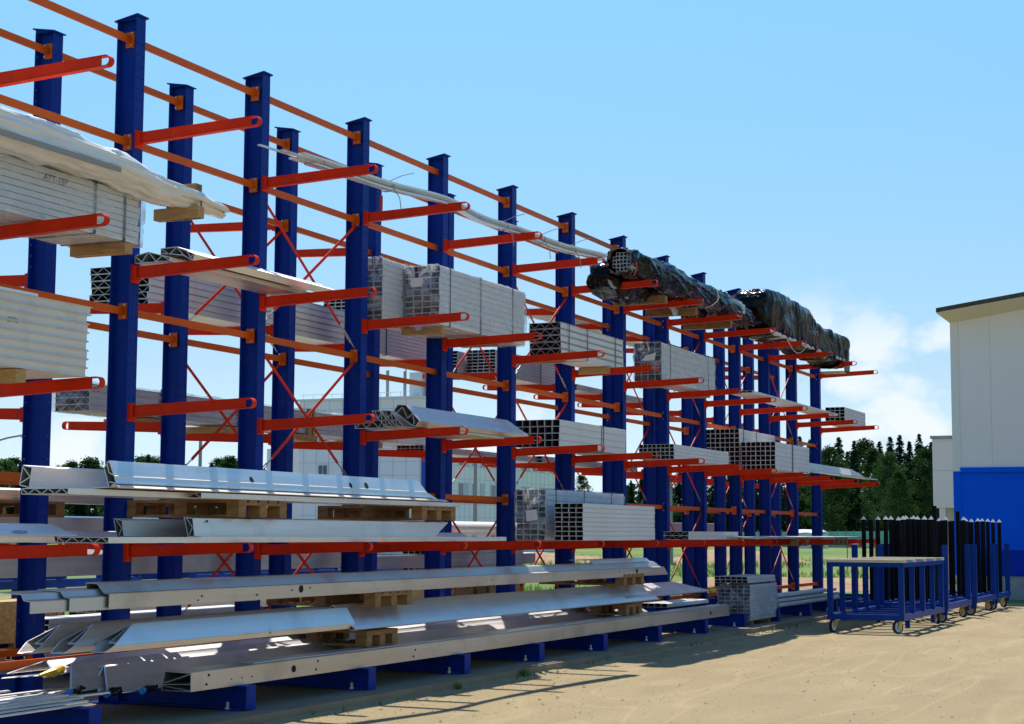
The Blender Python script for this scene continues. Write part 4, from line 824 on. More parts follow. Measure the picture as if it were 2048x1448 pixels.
profile('slope_profile', 'wide slant cut sheet beam on the feet, leaning against the long front beam', [[(-0.42, 0.33), (-0.55, 0.40), (-0.885, 0.225), (-0.42, 0.21)], [(-0.55, 0.39), (-0.64, 0.30), (-0.78, 0.24)]], 'mill_aluminium', -1.32, 11.2, 'aluminium beam', GA, k0=S2(0.40, 0.22), t=0.008)
for i, (x, y, z) in enumerate(((-1.52, -0.73, 0.262), (-1.26, -0.87, 0.232), (-0.86, -0.90, 0.225))):
    o_ = bpy.data.objects['slope_profile.001' if i == 0 else 'slope_profile.002']
    loft(lerp_stations([(x-0.08, y-0.02, z-0.01, 0.015, 0.01), (x, y, z, 0.035, 0.018), (x+0.12, y+0.02, z+0.01, 0.04, 0.024)], 0.03), 14, 0.02, (9, 4), i, 2.5).build('film_wrap', 'black_film', o_, smooth=True)
    MB().tube([(x-0.09, y-0.03, z-0.005), (x-0.05, y-0.015, z+0.0)], 0.024, 10).build('tape_wrap', 'blue_tape', o_)
MB().tube([(-1.62, -0.50, 0.375), (-1.46, -0.50, 0.385), (-1.32, -0.46, 0.40)], [0.008, 0.035, 0.03], 8).build('tape_wrap', 'yellow_zinc', bpy.data.objects['slope_profile'])
strips = thing('strip_stack', (-4.2, -0.6, TB), 'loose grey flat strips piled on the near left foot of the rack', 'strip stack')
rnd = random.Random(11)
for k in range(18):
    y = -1.13+0.06*k+rnd.uniform(-.01, .01); x1 = -1.35-0.55*rnd.random()-(0.15 if k < 3 else 0)+0.35*(k/26); a = rnd.uniform(-.015, .02); z = TB+0.014+0.006*(k % 4)+0.02*math.sin(k*0.7)**2
    MB().add([(-6, y-a*4, z), (x1, y, z), (x1+0.03, y+0.056, z), (-6, y+0.056-a*4, z), (-6, y-a*4, z-0.01), (x1, y, z-0.01), (x1+0.03, y+0.056, z-0.01), (-6, y+0.056-a*4, z-0.01)],
             [(0, 1, 2, 3), (7, 6, 5, 4), (0, 4, 5, 1), (1, 5, 6, 2), (2, 6, 7, 3), (3, 7, 4, 0)]).build('flat_strip', 'dull_aluminium' if k % 3 else 'mill_aluminium', strips)
b31 = bundle('tube_bundle', 'film wrapped grey tube block on the slab, two loose layers on top', 14.46, 1.55, -1.22, 0.075, 5, 9, 0.104, 0.062, 0.004, 'grey_tube', straps=(), group=GF, wrap=dict(seed=31, amp=0.02, out_=0.014))
me = tube_mesh(0.088, 0.05, 1.62, 0.004, 'grey_tube')
for k in range(2):
    for i in range(6): put(me, 'tube', b31, (14.40-0.02*k-b31.location.x, -1.20+i*0.09-b31.location.y, 0.59+k*0.052))
for x in (14.6, 15.6): bearer(b31, x, -1.2, -0.72, 0.003, 0.074, 0.1, 'pallet_wood')
pipes = thing('pipe_stack', (18.2, -0.9, TB), 'grey pipes and tubes piled on the feet behind the blue trolley', 'pipe stack')
rnd = random.Random(5)
for k in range(16):
    r_ = rnd.uniform(0.025, 0.04); y = -1.15+0.075*(k % 6)+0.02*(k//6); z = TB+0.04+0.075*(k//6)
    MB().tube([(16.3+rnd.uniform(-.2, .1), y, z), (20.5+rnd.uniform(-.8, .6), y+0.02, z)], r_, 10).build('pipe', 'dull_aluminium' if k % 3 else 'grey_tube', pipes, smooth=False)
bundle('tube_bundle', 'short flat tubes lying on the feet left of the film wrapped base block', 12.2, 2.0, -0.62, TB+0.15, 4, 1, 0.1, 0.06, 0.004, 'white_profile', group=GF)
pl_ = bpy.data.objects

# --- rear rack goods (arms point to +y from y 1.105)
panel_stack('panel_stack', 'stack of six webbed panels with open ends on the rear rack, second arms', 2.17, 4.0, 1.40, 3.70, 6, 0.72, 0.068, 'mill_aluminium', 9, straps=(4.55, 4.62), group=GB, xj=0.02, gap=0.002)
w3 = thing('wrapped_panel_stack', (5.5, 1.98, 2.62), 'very long film wrapped stack of webbed panels with timber battens, on the rear third arms', 'panel stack', GB)
o = w3.location
A_, B_ = truss_mesh(0.42, 0.066, 7.4, 'white_profile', 6), truss_mesh(0.42, 0.066, 7.4, 'white_profile', 6, flip=True)
for k in range(4): put(A_ if k % 2 else B_, 'truss_panel', w3, (1.75-o.x, 1.77-o.y, k*0.067))
film_shell(w3, 1.72, 9.2, 1.76, 2.2, 2.62, 2.90, seed=41, amp=0.015)
for x in (2.9, 4.35, 5.85, 7.5):
    MB().box(x, x+0.09, 1.735, 1.758, 2.53, 2.92).build('timber_batten', 'fresh_wood', w3); MB().box(x+0.12, x+0.17, 1.735, 1.758, 2.56, 2.91).build('timber_batten', 'fresh_wood', w3)
    bearer(w3, x-0.3, 1.72, 2.25, 2.525, 2.60, 0.5)
bundle('tube_bundle', 'lower of two neighbouring tube blocks with open ends on the rear second arms', 6.10, 0.75, 1.81, 3.70, 3, 8, 0.108, 0.047, 0.004, 'mill_aluminium', group=GB)
bundle('tube_bundle', 'taller of two neighbouring tube blocks with open ends on the rear second arms', 6.34, 2.55, 1.50, 3.70, 4, 14, 0.085, 0.047, 0.004, 'mill_aluminium', straps=(7.35,), group=GB)
bundle('tube_bundle', 'open ended tube block on the rear second arms seen below the strapped webbed panels', 10.35, 2.6, 1.335, 3.70, 5, 8, 0.092, 0.047, 0.004, 'mill_aluminium', straps=(12.0,), group=GB)
bundle('tube_bundle', 'grey tube block beside its neighbour on the rear second arms, mostly hidden', 10.1, 2.4, 1.82, 3.70, 3, 7, 0.1, 0.05, 0.004, 'grey_tube', group=GB)
bundle('tube_bundle', 'low two layer tube block on the rear third arms before the office', 8.15, 4.3, 1.355, 2.50, 6, 2, 0.066, 0.044, 0.004, 'grey_tube', group=GB)
bundle('tube_bundle', 'low tube block on the rear third arms left of the open big square tubes', 11.88, 4.2, 1.25, 2.50, 5, 2, 0.086, 0.05, 0.004, 'grey_tube', group=GB)
bundle('tube_bundle', 'thin layer of sheets and tubes on the rear first arms at mid rack', 12.3, 6.5, 1.3, 4.87, 6, 1, 0.1, 0.05, 0.004, 'white_profile', group=GB, wrap=dict(seed=51, amp=0.03))
bundle('tube_bundle', 'flat brown wrapped layer on the rear second arms beyond mid rack', 13.4, 3.4, 1.3, 3.72, 5, 2, 0.1, 0.05, 0.004, 'beige_profile', group=GB)
GC = 'aluminium profiles on the rear rack'
profile('box_beam', 'large grey beam on the rear lowest arms, first from the front', [[(1.62, 1.36), (1.62, 1.56), (1.70, 1.575), (1.78, 1.36), (1.62, 1.36)]], 'mill_aluminium', -4.0, 9.2, 'aluminium beam', GC, t=0.008)
profile('box_beam', 'large grey beam on the rear lowest arms, leaning behind its neighbour', [[(1.95, 1.36), (1.90, 1.55), (2.05, 1.56), (2.1, 1.36), (1.95, 1.36)]], 'dull_aluminium', -3.0, 7.0, 'aluminium beam', GC, t=0.008)
pallet(-1.35, 1.35, 1.56, 'dark pallet on the rear lowest arms behind the near blue upright')
pallet(-0.10, 1.35, 1.56, 'dark pallet on the rear lowest arms left of the first front upright', 1.0)
profile('box_beam', 'pale beam on top of the rear pallets, seen under the big drilled beam', [[(1.5, 1.70), (1.48, 1.80), (1.65, 1.82), (1.7, 1.70), (1.5, 1.70)]], 'mill_aluminium', -3.5, 4.2, 'aluminium beam', GC, t=0.008)
profile('box_beam', 'grey beam on the rear rack under the lowest arms, near half', [[(1.45, 1.02), (1.45, 1.20), (1.62, 1.21), (1.7, 1.02), (1.45, 1.02)]], 'dull_aluminium', -4.0, 6.4, 'aluminium beam', GC, t=0.008)
profile('box_beam', 'grey beam on the rear rack under the lowest arms, far half', [[(1.5, 0.98), (1.5, 1.13), (1.66, 1.14), (1.72, 0.98), (1.5, 0.98)]], 'mill_aluminium', 6.6, 12.2, 'aluminium beam', GC, t=0.008)
for x, l in ((-3.2, 'hidden rear trestle block under the grey beam, nearest'), (1.6, 'hidden rear trestle block under the grey beam, second'), (5.4, 'hidden rear trestle block under the grey beam, third'), (8.0, 'rear trestle block under the far grey beam, fourth'), (11.2, 'rear trestle block under the far grey beam, fifth')):
    pass
curved = loft(lerp_stations([(9.6, 2.0, 1.50, 0.22, 0.10), (15.2, 2.0, 1.50, 0.22, 0.10)], 0.5), 30, 0.0, power=2.4)
tag(curved.build('rounded_cover', 'white_profile', smooth=True), 'bright white rounded cover lying on the rear lowest arms before the office', 'cover')
bundle('tube_bundle', 'two rows of white square tubes standing open on the rear feet at far left', 1.27, 3.6, 1.80, 0.49, 6, 2, 0.062, 0.056, 0.005, 'white_profile', group=GB, jit=0.02)
bundle('tube_bundle', 'single row of white square tubes low on the rear feet under the other two rows', 1.25, 3.4, 1.80, TB, 7, 1, 0.07, 0.075, 0.006, 'white_profile', group=GB, jit=0.02)
pallet(1.45, 1.75, 0.30, 'pale pallet carrying two rows of white square tubes on the rear feet', 1.2, 0.6); pallet(3.3, 1.75, 0.30, 'pale pallet behind the first front upright on the rear feet', 1.2, 0.6)
bundle('tube_bundle', 'dark ended tube block low on the rear feet at the fifth upright', 8.55, 3.2, 1.5, 0.85, 4, 7, 0.09, 0.06, 0.004, 'grey_tube', group=GB)
pallet(8.7, 1.4, 0.70, 'pallet carrying the dark ended tube block on the rear feet, near one'); pallet(10.3, 1.4, 0.70, 'pallet carrying the dark ended tube block on the rear feet, far one')
for (x, z, l) in ((8.7, TB, 'near'), (10.3, TB, 'far')):
    cr = thing('timber_crate', (x+0.6, 1.8, z), 'plain timber crate under the dark ended tube block, %s one' % l, 'crate', 'timber crates on the rear feet')
    MB().box(x, x+1.2, 1.42, 2.2, z, z+0.49).build('crate_body', 'osb', cr); mb = MB()
    for xx in (x-0.02, x+1.16): mb.box(xx, xx+0.06, 1.39, 1.42, z, z+0.49)
    mb.build('crate_batten', 'pallet_wood', cr)
bundle('tube_bundle', 'white tube layer low on the rear feet beyond the square tubes', 5.2, 5.0, 1.5, TB, 6, 3, 0.1, 0.07, 0.004, 'white_profile', group=GB)
bundle('tube_bundle', 'grey tube block on the rear lowest arms near the far end', 17.0, 4.5, 1.4, 1.345, 6, 5, 0.09, 0.06, 0.004, 'grey_tube', group=GB)

# ------------------------------------------------------------------ trolleys
def caster(p, x, y, z, r=0.1, ang=0.0, steer=None):
    c, s = math.cos(ang), math.sin(ang)
    def T(mb): mb.v = [(x+(vx*c-vy*s), y+(vx*s+vy*c), z+vz) for vx, vy, vz in mb.v]; return mb
    mb = MB(); mb.box(-0.05, 0.05, -0.045, 0.045, 0.225, 0.235)
    for s2 in (-1, 1):
        mb.add([(-0.045, s2*0.034, 0.225), (0.05, s2*0.034, 0.225), (0.072, s2*0.034, 0.075), (0.02, s2*0.034, 0.075), (-0.045, s2*0.046, 0.225), (0.05, s2*0.046, 0.225), (0.072, s2*0.046, 0.075), (0.02, s2*0.046, 0.075)],
               [(0, 1, 2, 3), (7, 6, 5, 4), (0, 4, 5, 1), (1, 5, 6, 2), (2, 6, 7, 3), (3, 7, 4, 0)])
    mb.box(-0.03, 0.035, -0.04, 0.04, 0.2, 0.225)
    f = T(mb).build('caster', 'yellow_zinc', p)
    t = MB(); n = 24
    for k in range(n):
        a0, a1 = 2*math.pi*k/n, 2*math.pi*(k+1)/n
        for (ra, rb, ya, yb) in ((r, r, -0.022, 0.022),):
            pts = [(0.045+ra*math.cos(a0), ya, r+ra*math.sin(a0)), (0.045+ra*math.cos(a1), ya, r+ra*math.sin(a1)), (0.045+ra*math.cos(a1), yb, r+ra*math.sin(a1)), (0.045+ra*math.cos(a0), yb, r+ra*math.sin(a0))]
            t.add(pts, [(0, 1, 2, 3)[::-1]])
        for yy, fl in ((-0.022, 1), (0.022, 0)):
            pts = [(0.045+r*math.cos(a0), yy, r+r*math.sin(a0)), (0.045+r*math.cos(a1), yy, r+r*math.sin(a1)), (0.045+0.8*r*math.cos(a1), yy, r+0.8*r*math.sin(a1)), (0.045+0.8*r*math.cos(a0), yy, r+0.8*r*math.sin(a0))]
            t.add(pts, [(0, 1, 2, 3)[::(1 if fl else -1)]])
    T(t).build('tyre', 'rubber', f)
    h = MB().cyl((0.045, 0, r), (0, 1, 0), 0.8*r, 0.040, 24); h.cyl((0.045, 0, r), (0, 1, 0), 0.02, 0.09, 10); T(h).build('wheel_hub', 'wheel_white', f)
ZG = -0.08
def bar(mb, a, b, w=0.05, h=0.05):
    """square bar between two points, axis aligned"""
    x0, x1 = sorted((a[0], b[0])); y0, y1 = sorted((a[1], b[1])); z0, z1 = sorted((a[2], b[2]))
    if x1-x0 > 1e-6: mb.box(x0, x1, y0-w/2, y0+w/2, z0-h/2, z0+h/2)
    elif y1-y0 > 1e-6: mb.box(x0-w/2, x0+w/2, y0, y1, z0-h/2, z0+h/2)
    else: mb.box(x0-w/2, x0+w/2, y0-h/2, y0+h/2, z0, z1)
GT = 'blue trolleys on the sandy road'
def bench_trolley(x0, x1, y0, y1, label, ztop=1.02, zbot=0.16, nseg=4):
    t = thing('bench_trolley', ((x0+x1)/2, (y0+y1)/2, ZG), label, 'trolley', GT)
    w = 0.085
    for y in (y0+w/2, y1-w/2):
        f = MB(); bar(f, (x0, y, zbot), (x1, y, zbot), w, 0.09); f.build('side_rail', 'blue_cart_paint', t)
        f = MB(); bar(f, (x0, y, ztop-0.05), (x1, y, ztop-0.05), w, 0.07); f.build('side_rail', 'blue_cart_paint', t)
    def cross(x, z, ww, hh): c = MB(); bar(c, (x, y0+w, z), (x, y1-w, z), ww, hh); c.build('cross_rail', 'blue_cart_paint', t)
    for x in (x0+w/2, x1-w/2): cross(x, zbot+0.001, w, 0.088); cross(x, ztop-0.049, w, 0.068)
    for k in range(1, nseg):
        x = x0+(x1-x0)*k/nseg; cross(x, zbot+0.005, 0.06, 0.06); cross(x, ztop-0.049, 0.05, 0.06)
    for x, ww in [(x0+w/2, w), (x1-w/2, w)]+[(x0+(x1-x0)*k/nseg, 0.075 if k % 2 == 0 else 0.055) for k in range(1, nseg)]:
        for y in (y0+w/2, y1-w/2):
            b = MB(); b.box(x-ww/2, x+ww/2, y-0.04, y+0.04, zbot+0.045, ztop-0.085); b.build('leg', 'blue_cart_paint', t)
    for k in range(nseg+1):
        xc = min(max(x0+(x1-x0)*k/nseg, x0+0.10), x1-0.10)
        for dx in (-0.062, 0.062): MB().box(xc+dx-0.05, xc+dx+0.05, y0-0.01, y1+0.01, ztop-0.014, ztop+0.03).build('board', 'board_wood', t)
    for x, y, a in ((x0+0.1, y0+0.09, 2.6), (x0+0.1, y1-0.09, 2.9), (x1-0.12, y0+0.09, 0.4), (x1-0.12, y1-0.09, 0.2)): caster(t, x, y, ZG, 0.1, a)
    for x in (x0+0.55, x1-0.75): MB().box(x, x+0.06, y0+0.03, y0+0.1, -0.02, zbot-0.046).build('stop_foot', 'blue_cart_paint', t)
    return t
bench_trolley(14.76, 18.2, -3.575, -2.375, 'blue trolley with board top standing in the open before the black posts')
def stake_trolley(x0, x1, y0, y1, label, stakes):
    t = thing('stake_trolley', ((x0+x1)/2, (y0+y1)/2, ZG), label, 'trolley', GT); w = 0.08
    for y in (y0+w/2, y1-w/2): f = MB(); bar(f, (x0, y, 0.2), (x1, y, 0.2), w, 0.10); f.build('side_rail', 'blue_cart_paint', t)
    n_ = 6
    for k in range(1, n_):
        y = y0+w/2+(y1-y0-w)*k/n_; f = MB(); bar(f, (x0+w, y, 0.222), (x1-w, y, 0.222), 0.09, 0.056); f.build('bed_rail', 'blue_cart_paint', t)
    for k in range(4):
        x = x0+w/2+(x1-x0-w)*k/3; c = MB(); bar(c, (x, y0+w, 0.171 if 0 < k < 3 else 0.2), (x, y1-w, 0.171 if 0 < k < 3 else 0.2), w, 0.044 if 0 < k < 3 else 0.1); c.build('cross_rail', 'blue_cart_paint', t)
    for (x, y) in stakes: MB().box(x-0.05, x+0.05, y-0.045, y+0.045, 0.25, 1.262).build('stake', 'blue_cart_paint', t)
    k = MB()
    for x in (x0+0.02, x1-0.2): k.box(x, x+0.1, y0+0.02, y0+0.12, 0.05, 0.149)
    k.build('lower_bracket', 'blue_cart_paint', t)
    for x, y, a in ((x0+0.15, y0+0.1, 1.2), (x1-0.2, y0+0.1, 0.8), (x0+0.15, y1-0.1, 1.5), (x1-0.2, y1-0.1, 0.6)): caster(t, x, y, ZG, 0.1, a)
stake_trolley(18.42, 20.9, -3.60, -1.70, 'blue stake trolley with black posts, directly behind the board topped one', ((18.49, -3.55), (20.83, -3.55), (18.49, -1.97), (20.83, -1.97), (18.49, -2.43)))
stake_trolley(21.5, 23.95, -3.60, -1.70, 'blue stake trolley with black posts, middle one of the three', ((21.58, -3.55), (23.87, -3.55), (21.58, -1.9), (23.87, -1.9)))
stake_trolley(24.15, 25.95, -3.60, -1.5, 'blue stake trolley with black posts, farthest one by the blue wall', ((24.25, -3.55), (25.87, -3.55), (24.25, -1.6)))
# black posts standing on the stake trolleys
def post(x, y, ztop, capped, label, lean=(0, 0)):
    s = 0.034; z0 = 0.252
    mb = MB(); lx, ly = lean
    mb.add([(x-s, y-s, z0), (x+s, y-s, z0), (x+s, y+s, z0), (x-s, y+s, z0), (x-s+lx, y-s+ly, ztop), (x+s+lx, y-s+ly, ztop), (x+s+lx, y+s+ly, ztop), (x-s+lx, y+s+ly, ztop)],
           [(0, 3, 2, 1), (4, 5, 6, 7), (0, 1, 5, 4), (1, 2, 6, 5), (2, 3, 7, 6), (3, 0, 4, 7)])
    p = thing('steel_post', (x, y, z0), label, 'post', 'black square posts on the stake trolleys')
    mb.build('post_shaft', 'black_steel', p)
    if capped:
        s2 = 0.044; a, b = x+lx, y+ly
        MB().add([(a-s2, b-s2, ztop), (a+s2, b-s2, ztop), (a+s2, b+s2, ztop), (a-s2, b+s2, ztop), (a, b, ztop+0.07)], [(0, 3, 2, 1), (0, 1, 4), (1, 2, 4), (2, 3, 4), (3, 0, 4)]).build('pyramid_cap', 'white_cap', p)
PC, PU = 'black square post with pointed white cap, standing upright on a blue stake trolley', 'black square post without a cap, standing upright on a blue stake trolley'
rnd = random.Random(17)
def col_y(px, X):
    d = ray(px, 1040); return CAM.y+d.y*(X-CAM.x)/d.x
T2X, T3X, T4X = (20.02, 19.64, 20.6, 19.4, 19.75, 20.4, 20.1, 18.9, 19.6, 19.4, 20.65, 19.9, 20.3, 19.65, 19.2, 20.5, 20.0, 19.3), (21.85, 22.9, 22.3, 23.4, 22.0, 23.7, 22.6), (24.4, 25.2, 24.7, 25.5, 24.9, 25.7)
PP = [(703, 1), (763, 0), (820, 1), (885, 1), (933, 1), (968, 0), (995, 1), (1032, 1), (1058, 1), (1082, 0), (1098, 1), (1124, 1), (1150, 1), (1180, 0), (1210, 1), (1240, 0), (1268, 1), (1282, 0), (1318, 0), (1335, 1), (1358, 0), (1388, 1), (1425, 0), (1446, 0), (1518, 0), (1537, 1), (1556, 1), (1590, 0), (1605, 1), (1645, 0), (1661, 1), (1693, 1), (1706, 0), (1742, 1), (1788, 1), (1838, 1)]
for k, (zx, c) in enumerate(PP):
    px = 1560+zx/4.197
    X = T2X[k % len(T2X)] if zx < 1300 else (T3X[k % len(T3X)] if zx < 1570 else T4X[k % len(T4X)])
    post(X, max(-3.52, col_y(px, X)), 1.715+rnd.uniform(-0.01, 0.012), c, PC if c else PU, (rnd.uniform(-.02, .02), rnd.uniform(-.006, .006)))
post(20.05, col_y(1868.8, 20.05), 1.97, 0, 'tall black post sticking up above the capped ones, left one of two', (0.02, 0)); post(22.5, col_y(1915.5, 22.5), 1.90, 0, 'tall black post sticking up above the capped ones, right one before the blue wall', (0, 0))

# trolleys and stacks in the yard behind the racks
GY = 'stored goods in the yard behind the racks'
def yard_trolley(x0, x1, y0, y1, label):
    t = thing('yard_trolley', ((x0+x1)/2, (y0+y1)/2, -0.075), label, 'trolley', GY)
    f = MB()
    for y in (y0+0.05, y1-0.05): bar(f, (x0, y, 0.86), (x1, y, 0.86), 0.08, 0.09); bar(f, (x0, y, 1.02), (x1, y, 1.02), 0.06, 0.035); bar(f, (x0, y, 0.25), (x1, y, 0.25), 0.08, 0.09)
    f.build('side_rail', 'blue_cart_paint', t); c = MB()
    n = 7
    for k in range(n):
        x = x0+0.04+(x1-x0-0.08)*k/(n-1)
        for y in (y0+0.05, y1-0.05): c.box(x-0.03, x+0.03, y-0.025, y+0.025, 0.906, 1.002)
    c.build('spacer', 'blue_cart_paint', t)
    for x in (x0+0.05, (x0+x1)/2, x1-0.05):
        for y in (y0+0.05, y1-0.05): MB().box(x-0.035, x+0.035, y-0.035, y+0.035, 0.296, 0.814).build('leg', 'blue_cart_paint', t)
    for x, y in ((x0+0.15, y0+0.08), (x1-0.15, y0+0.08), (x0+0.15, y1-0.08), (x1-0.15, y1-0.08)): caster(t, x, y, -0.075, 0.1, 0.5)
yard_trolley(0.6, 4.9, 3.4, 4.6, 'blue slotted trolley behind the racks, nearest to the camera')
yard_trolley(6.0, 9.6, 3.4, 4.6, 'blue slotted trolley behind the racks, second one, mostly hidden')
yard_trolley(10.3, 12.6, 3.6, 4.7, 'blue slotted trolley behind the racks, third one, mostly hidden')
web = MB(); 
for cx, cz, rr, x in ((3.35, 1.10, 0.07, 0), (3.75, 1.085, 0.05, 0.05)):
    for i in range(20):
        a0, a1 = 2*math.pi*i/20, 2*math.pi*(i+1)/20
        w0 = 0.05
        web.add([(cx+rr*2.2*math.cos(a0), 3.42+0.03*math.sin(a0*2), cz+rr*math.sin(a0)), (cx+rr*2.2*math.cos(a1), 3.42+0.03*math.sin(a1*2), cz+rr*math.sin(a1)), (cx+rr*2.2*math.cos(a1)+0.02, 3.42+w0+0.03*math.sin(a1*2), cz+rr*math.sin(a1)), (cx+rr*2.2*math.cos(a0)+0.02, 3.42+w0+0.03*math.sin(a0*2), cz+rr*math.sin(a0))], [(0, 1, 2, 3)])
tag(web.build('webbing_strap', 'brown_webbing'), 'brown lifting strap looped on the slotted blue trolley', 'strap')
bundle('tube_bundle', 'white sheet pack lying low between the racks and the yard trolleys, near one', 3.5, 4.5, 2.75, 0.50, 5, 2, 0.12, 0.05, 0.004, 'white_profile', group=GB); pallet(3.8, 2.72, 0.33, 'pale pallet under the near white sheet pack in the yard'); pallet(6.0, 2.72, 0.33, 'pale pallet under the far end of the near white sheet pack')
for x, l in ((3.8, 'near'), (6.0, 'far')):
    cr = thing('timber_crate', (x+0.6, 3.1, -0.075), 'pale plywood box under the white sheet pack, %s one' % l, 'crate', 'plywood boxes in the yard')
    MB().box(x, x+1.2, 2.74, 3.5, -0.075, 0.327).build('crate_body', 'osb', cr); mb = MB()
    for xx in (x, x+1.12): mb.box(xx, xx+0.08, 2.715, 2.74, -0.075, 0.327)
    mb.build('crate_batten', 'fresh_wood', cr)
cr = thing('timber_crate', (2.3, 3.2, -0.075), 'yellow chipboard crate at the left edge, low behind both racks', 'crate')
MB().box(1.7, 2.84, 2.9, 3.6, 0.30, 0.72).build('crate_body', 'osb', cr); mb = MB(); mb.box(1.75, 1.85, 2.9, 3.6, -0.075, 0.298); mb.box(2.6, 2.7, 2.9, 3.6, -0.075, 0.298); mb.build('crate_skid', 'fresh_wood', cr)
mb = MB(); [mb.box(x, x+0.09, 2.872, 2.9, 0.30, 0.74) for x in (1.7, 2.73)]; mb.build('crate_batten', 'fresh_wood', cr)
bundle('tube_bundle', 'bright white sheet pack stacked in the yard behind the far half of the racks', 9.5, 5.0, 2.8, 0.32, 6, 6, 0.13, 0.07, 0.004, 'white_profile', group=GB); pallet(9.8, 2.75, 0.165, 'pallet under the far white sheet pack in the yard, near one'); pallet(12.6, 2.75, 0.165, 'pallet under the far white sheet pack in the yard, far one')
for x, l in ((9.8, 'near'), (12.6, 'far')):
    cr = thing('timber_crate', (x+0.6, 3.15, -0.075), 'low skid box under the far white sheet pack, %s one' % l, 'crate', 'plywood boxes in the yard')
    MB().box(x, x+1.2, 2.76, 3.55, -0.075, 0.16).build('crate_body', 'pallet_wood', cr); MB().box(x, x+0.08, 2.73, 2.76, -0.075, 0.16).build('crate_batten', 'fresh_wood', cr)

# ------------------------------------------------------------------ the white and blue hall
hall = thing('hall', (31, -10, ZG), 'white hall with blue lower wall and dark sloping roof edge at the right edge', 'building')
X0 = 30.5; yc = -1.66; sl_ = 0.15
wz = lambda y: 6.82+sl_*(-(y-yc))
YE = -22
MB().add([(X0, YE, 3.0), (X0, yc-0.19, 3.0), (X0, yc-0.19, wz(yc-0.19)), (X0, YE, wz(YE)), (X0+30, YE, 3.0), (X0+30, yc-0.19, 3.0), (X0+30, yc-0.19, wz(yc-0.19)), (X0+30, YE, wz(YE))],
         [(0, 1, 2, 3)[::-1], (4, 5, 6, 7), (1, 5, 6, 2)[::-1], (0, 4, 7, 3), (2, 6, 7, 3)[::-1], (0, 1, 5, 4)]).build('wall', 'hall_white', hall)
MB().box(X0-0.02, X0+30, yc-0.19, yc, 2.98, wz(yc)-0.0).build('corner_trim', 'hall_trim', hall)
MB().box(X0-0.003, X0+0.01, -2.608, -2.600, 3.08, wz(-2.6)).box(X0-0.003, X0+0.01, -6.6, -6.592, 3.08, wz(-6.6)).build('panel_joint', 'grey_panel', hall)
mb = MB()
for y, z in ((-1.9, 6.70), (-2.13, 6.73), (-2.35, 6.76), (-2.72, 6.82), (-3.05, 6.87), (-3.4, 6.92)): mb.cyl((X0-0.004, y, z), (1, 0, 0), 0.016, 0.012, 8)
mb.build('wall_screw', 'roof_edge', hall)
MB().box(X0-0.02, X0+30, yc-0.19, yc-0.004, 0.47, 2.975).build('blue_corner', 'hall_blue', hall)
MB().box(X0-0.004, X0+0.4, YE, yc-0.192, 1.08, 2.94).build('blue_wall', 'hall_blue', hall)
MB().box(X0-0.05, X0+0.4, YE, yc-0.18, 2.945, 3.07).build('blue_ledge', 'hall_blue', hall)
MB().box(X0-0.03, X0+0.4, YE, yc-0.192, 0.53, 1.076).build('dark_plinth_band', 'hall_dark_blue', hall); MB().box(X0-0.05, X0+0.4, YE, yc-0.192, 0.46, 0.525).build('drip_ledge', 'hall_dark_blue', hall)
mb = MB(); z = -0.12; n_ = 0
while z < 0.45:
    mb.prism([(z, 0), (z+0.02, 0.012), (z+0.04, 0.0), (z+0.04, 0.03), (z, 0.03)], YE, yc-0.02); z += 0.04
mb.v = [(X0+0.03-c, a, b) for a, b, c in mb.v]; mb.f = [f for f in mb.f]
mb.build('corrugated_skirting', 'zinc_sheet', hall); MB().box(X0+0.05, X0+29, YE, yc-0.05, -0.15, 0.455).build('foundation', 'concrete', hall)
ov = 0.19; xo = X0-0.8
mb = MB(); yr0, yr1 = yc+ov, YE
top = lambda y: 6.905+0.138*(-(y-yr0))
mb.add([(xo, yr0, top(yr0)-0.10), (xo, yr1, top(yr1)-0.10), (xo, yr1, top(yr1)), (xo, yr0, top(yr0)), (X0+31, yr0, top(yr0)-0.10), (X0+31, yr1, top(yr1)-0.10), (X0+31, yr1, top(yr1)), (X0+31, yr0, top(yr0))],
       [(0, 3, 2, 1), (4, 5, 6, 7), (0, 4, 7, 3), (3, 7, 6, 2), (0, 1, 5, 4), (1, 2, 6, 5)])
mb.build('roof', 'roof_edge', hall)
mb = MB(); z_ = lambda y: top(y)-0.104
mb.add([(xo+0.02, yr0-0.01, z_(yr0)), (xo+0.02, yr1, z_(yr1)), (X0+31, yr1, z_(yr1)), (X0+31, yr0-0.01, z_(yr0)), (xo+0.02, yr0-0.01, z_(yr0)-0.02), (X0, yc, wz(yc)-0.2), (X0, yr1, z_(yr1)-0.05), (X0+31, yc, wz(yc)-0.2)],
       [(0, 1, 2, 3), (4, 5, 6), (0, 4, 5, 7, 3), (4, 6, 1, 0)])
mb.build('soffit', 'hall_soffit', hall)
wing = thing('annex', (50, -4, ZG), 'lower white annex with metal coping just left of the white and blue hall', 'building')
MB().box(45, 60, -14, 1.48, 2.32, 4.58).build('wall', 'hall_trim', wing); MB().box(44.9, 60.1, -14.1, 1.53, 4.585, 4.68).build('coping', 'zinc_sheet', wing)
MB().box(44.99, 45.1, -14, 1.47, 3.535, 3.545).build('panel_joint', 'grey_panel', wing); MB().box(45.6, 59.5, -14, 1.2, -0.1, 2.315).build('recessed_wall', 'hall_soffit', wing)
MB().box(45.05, 45.25, 1.1, 1.3, -0.1, 2.315).build('support_post', 'hall_trim', wing)
sg = thing('warning_board', (28.6, -1.15, ZG), 'slim red and green board standing between the black posts and the blue wall', 'board')
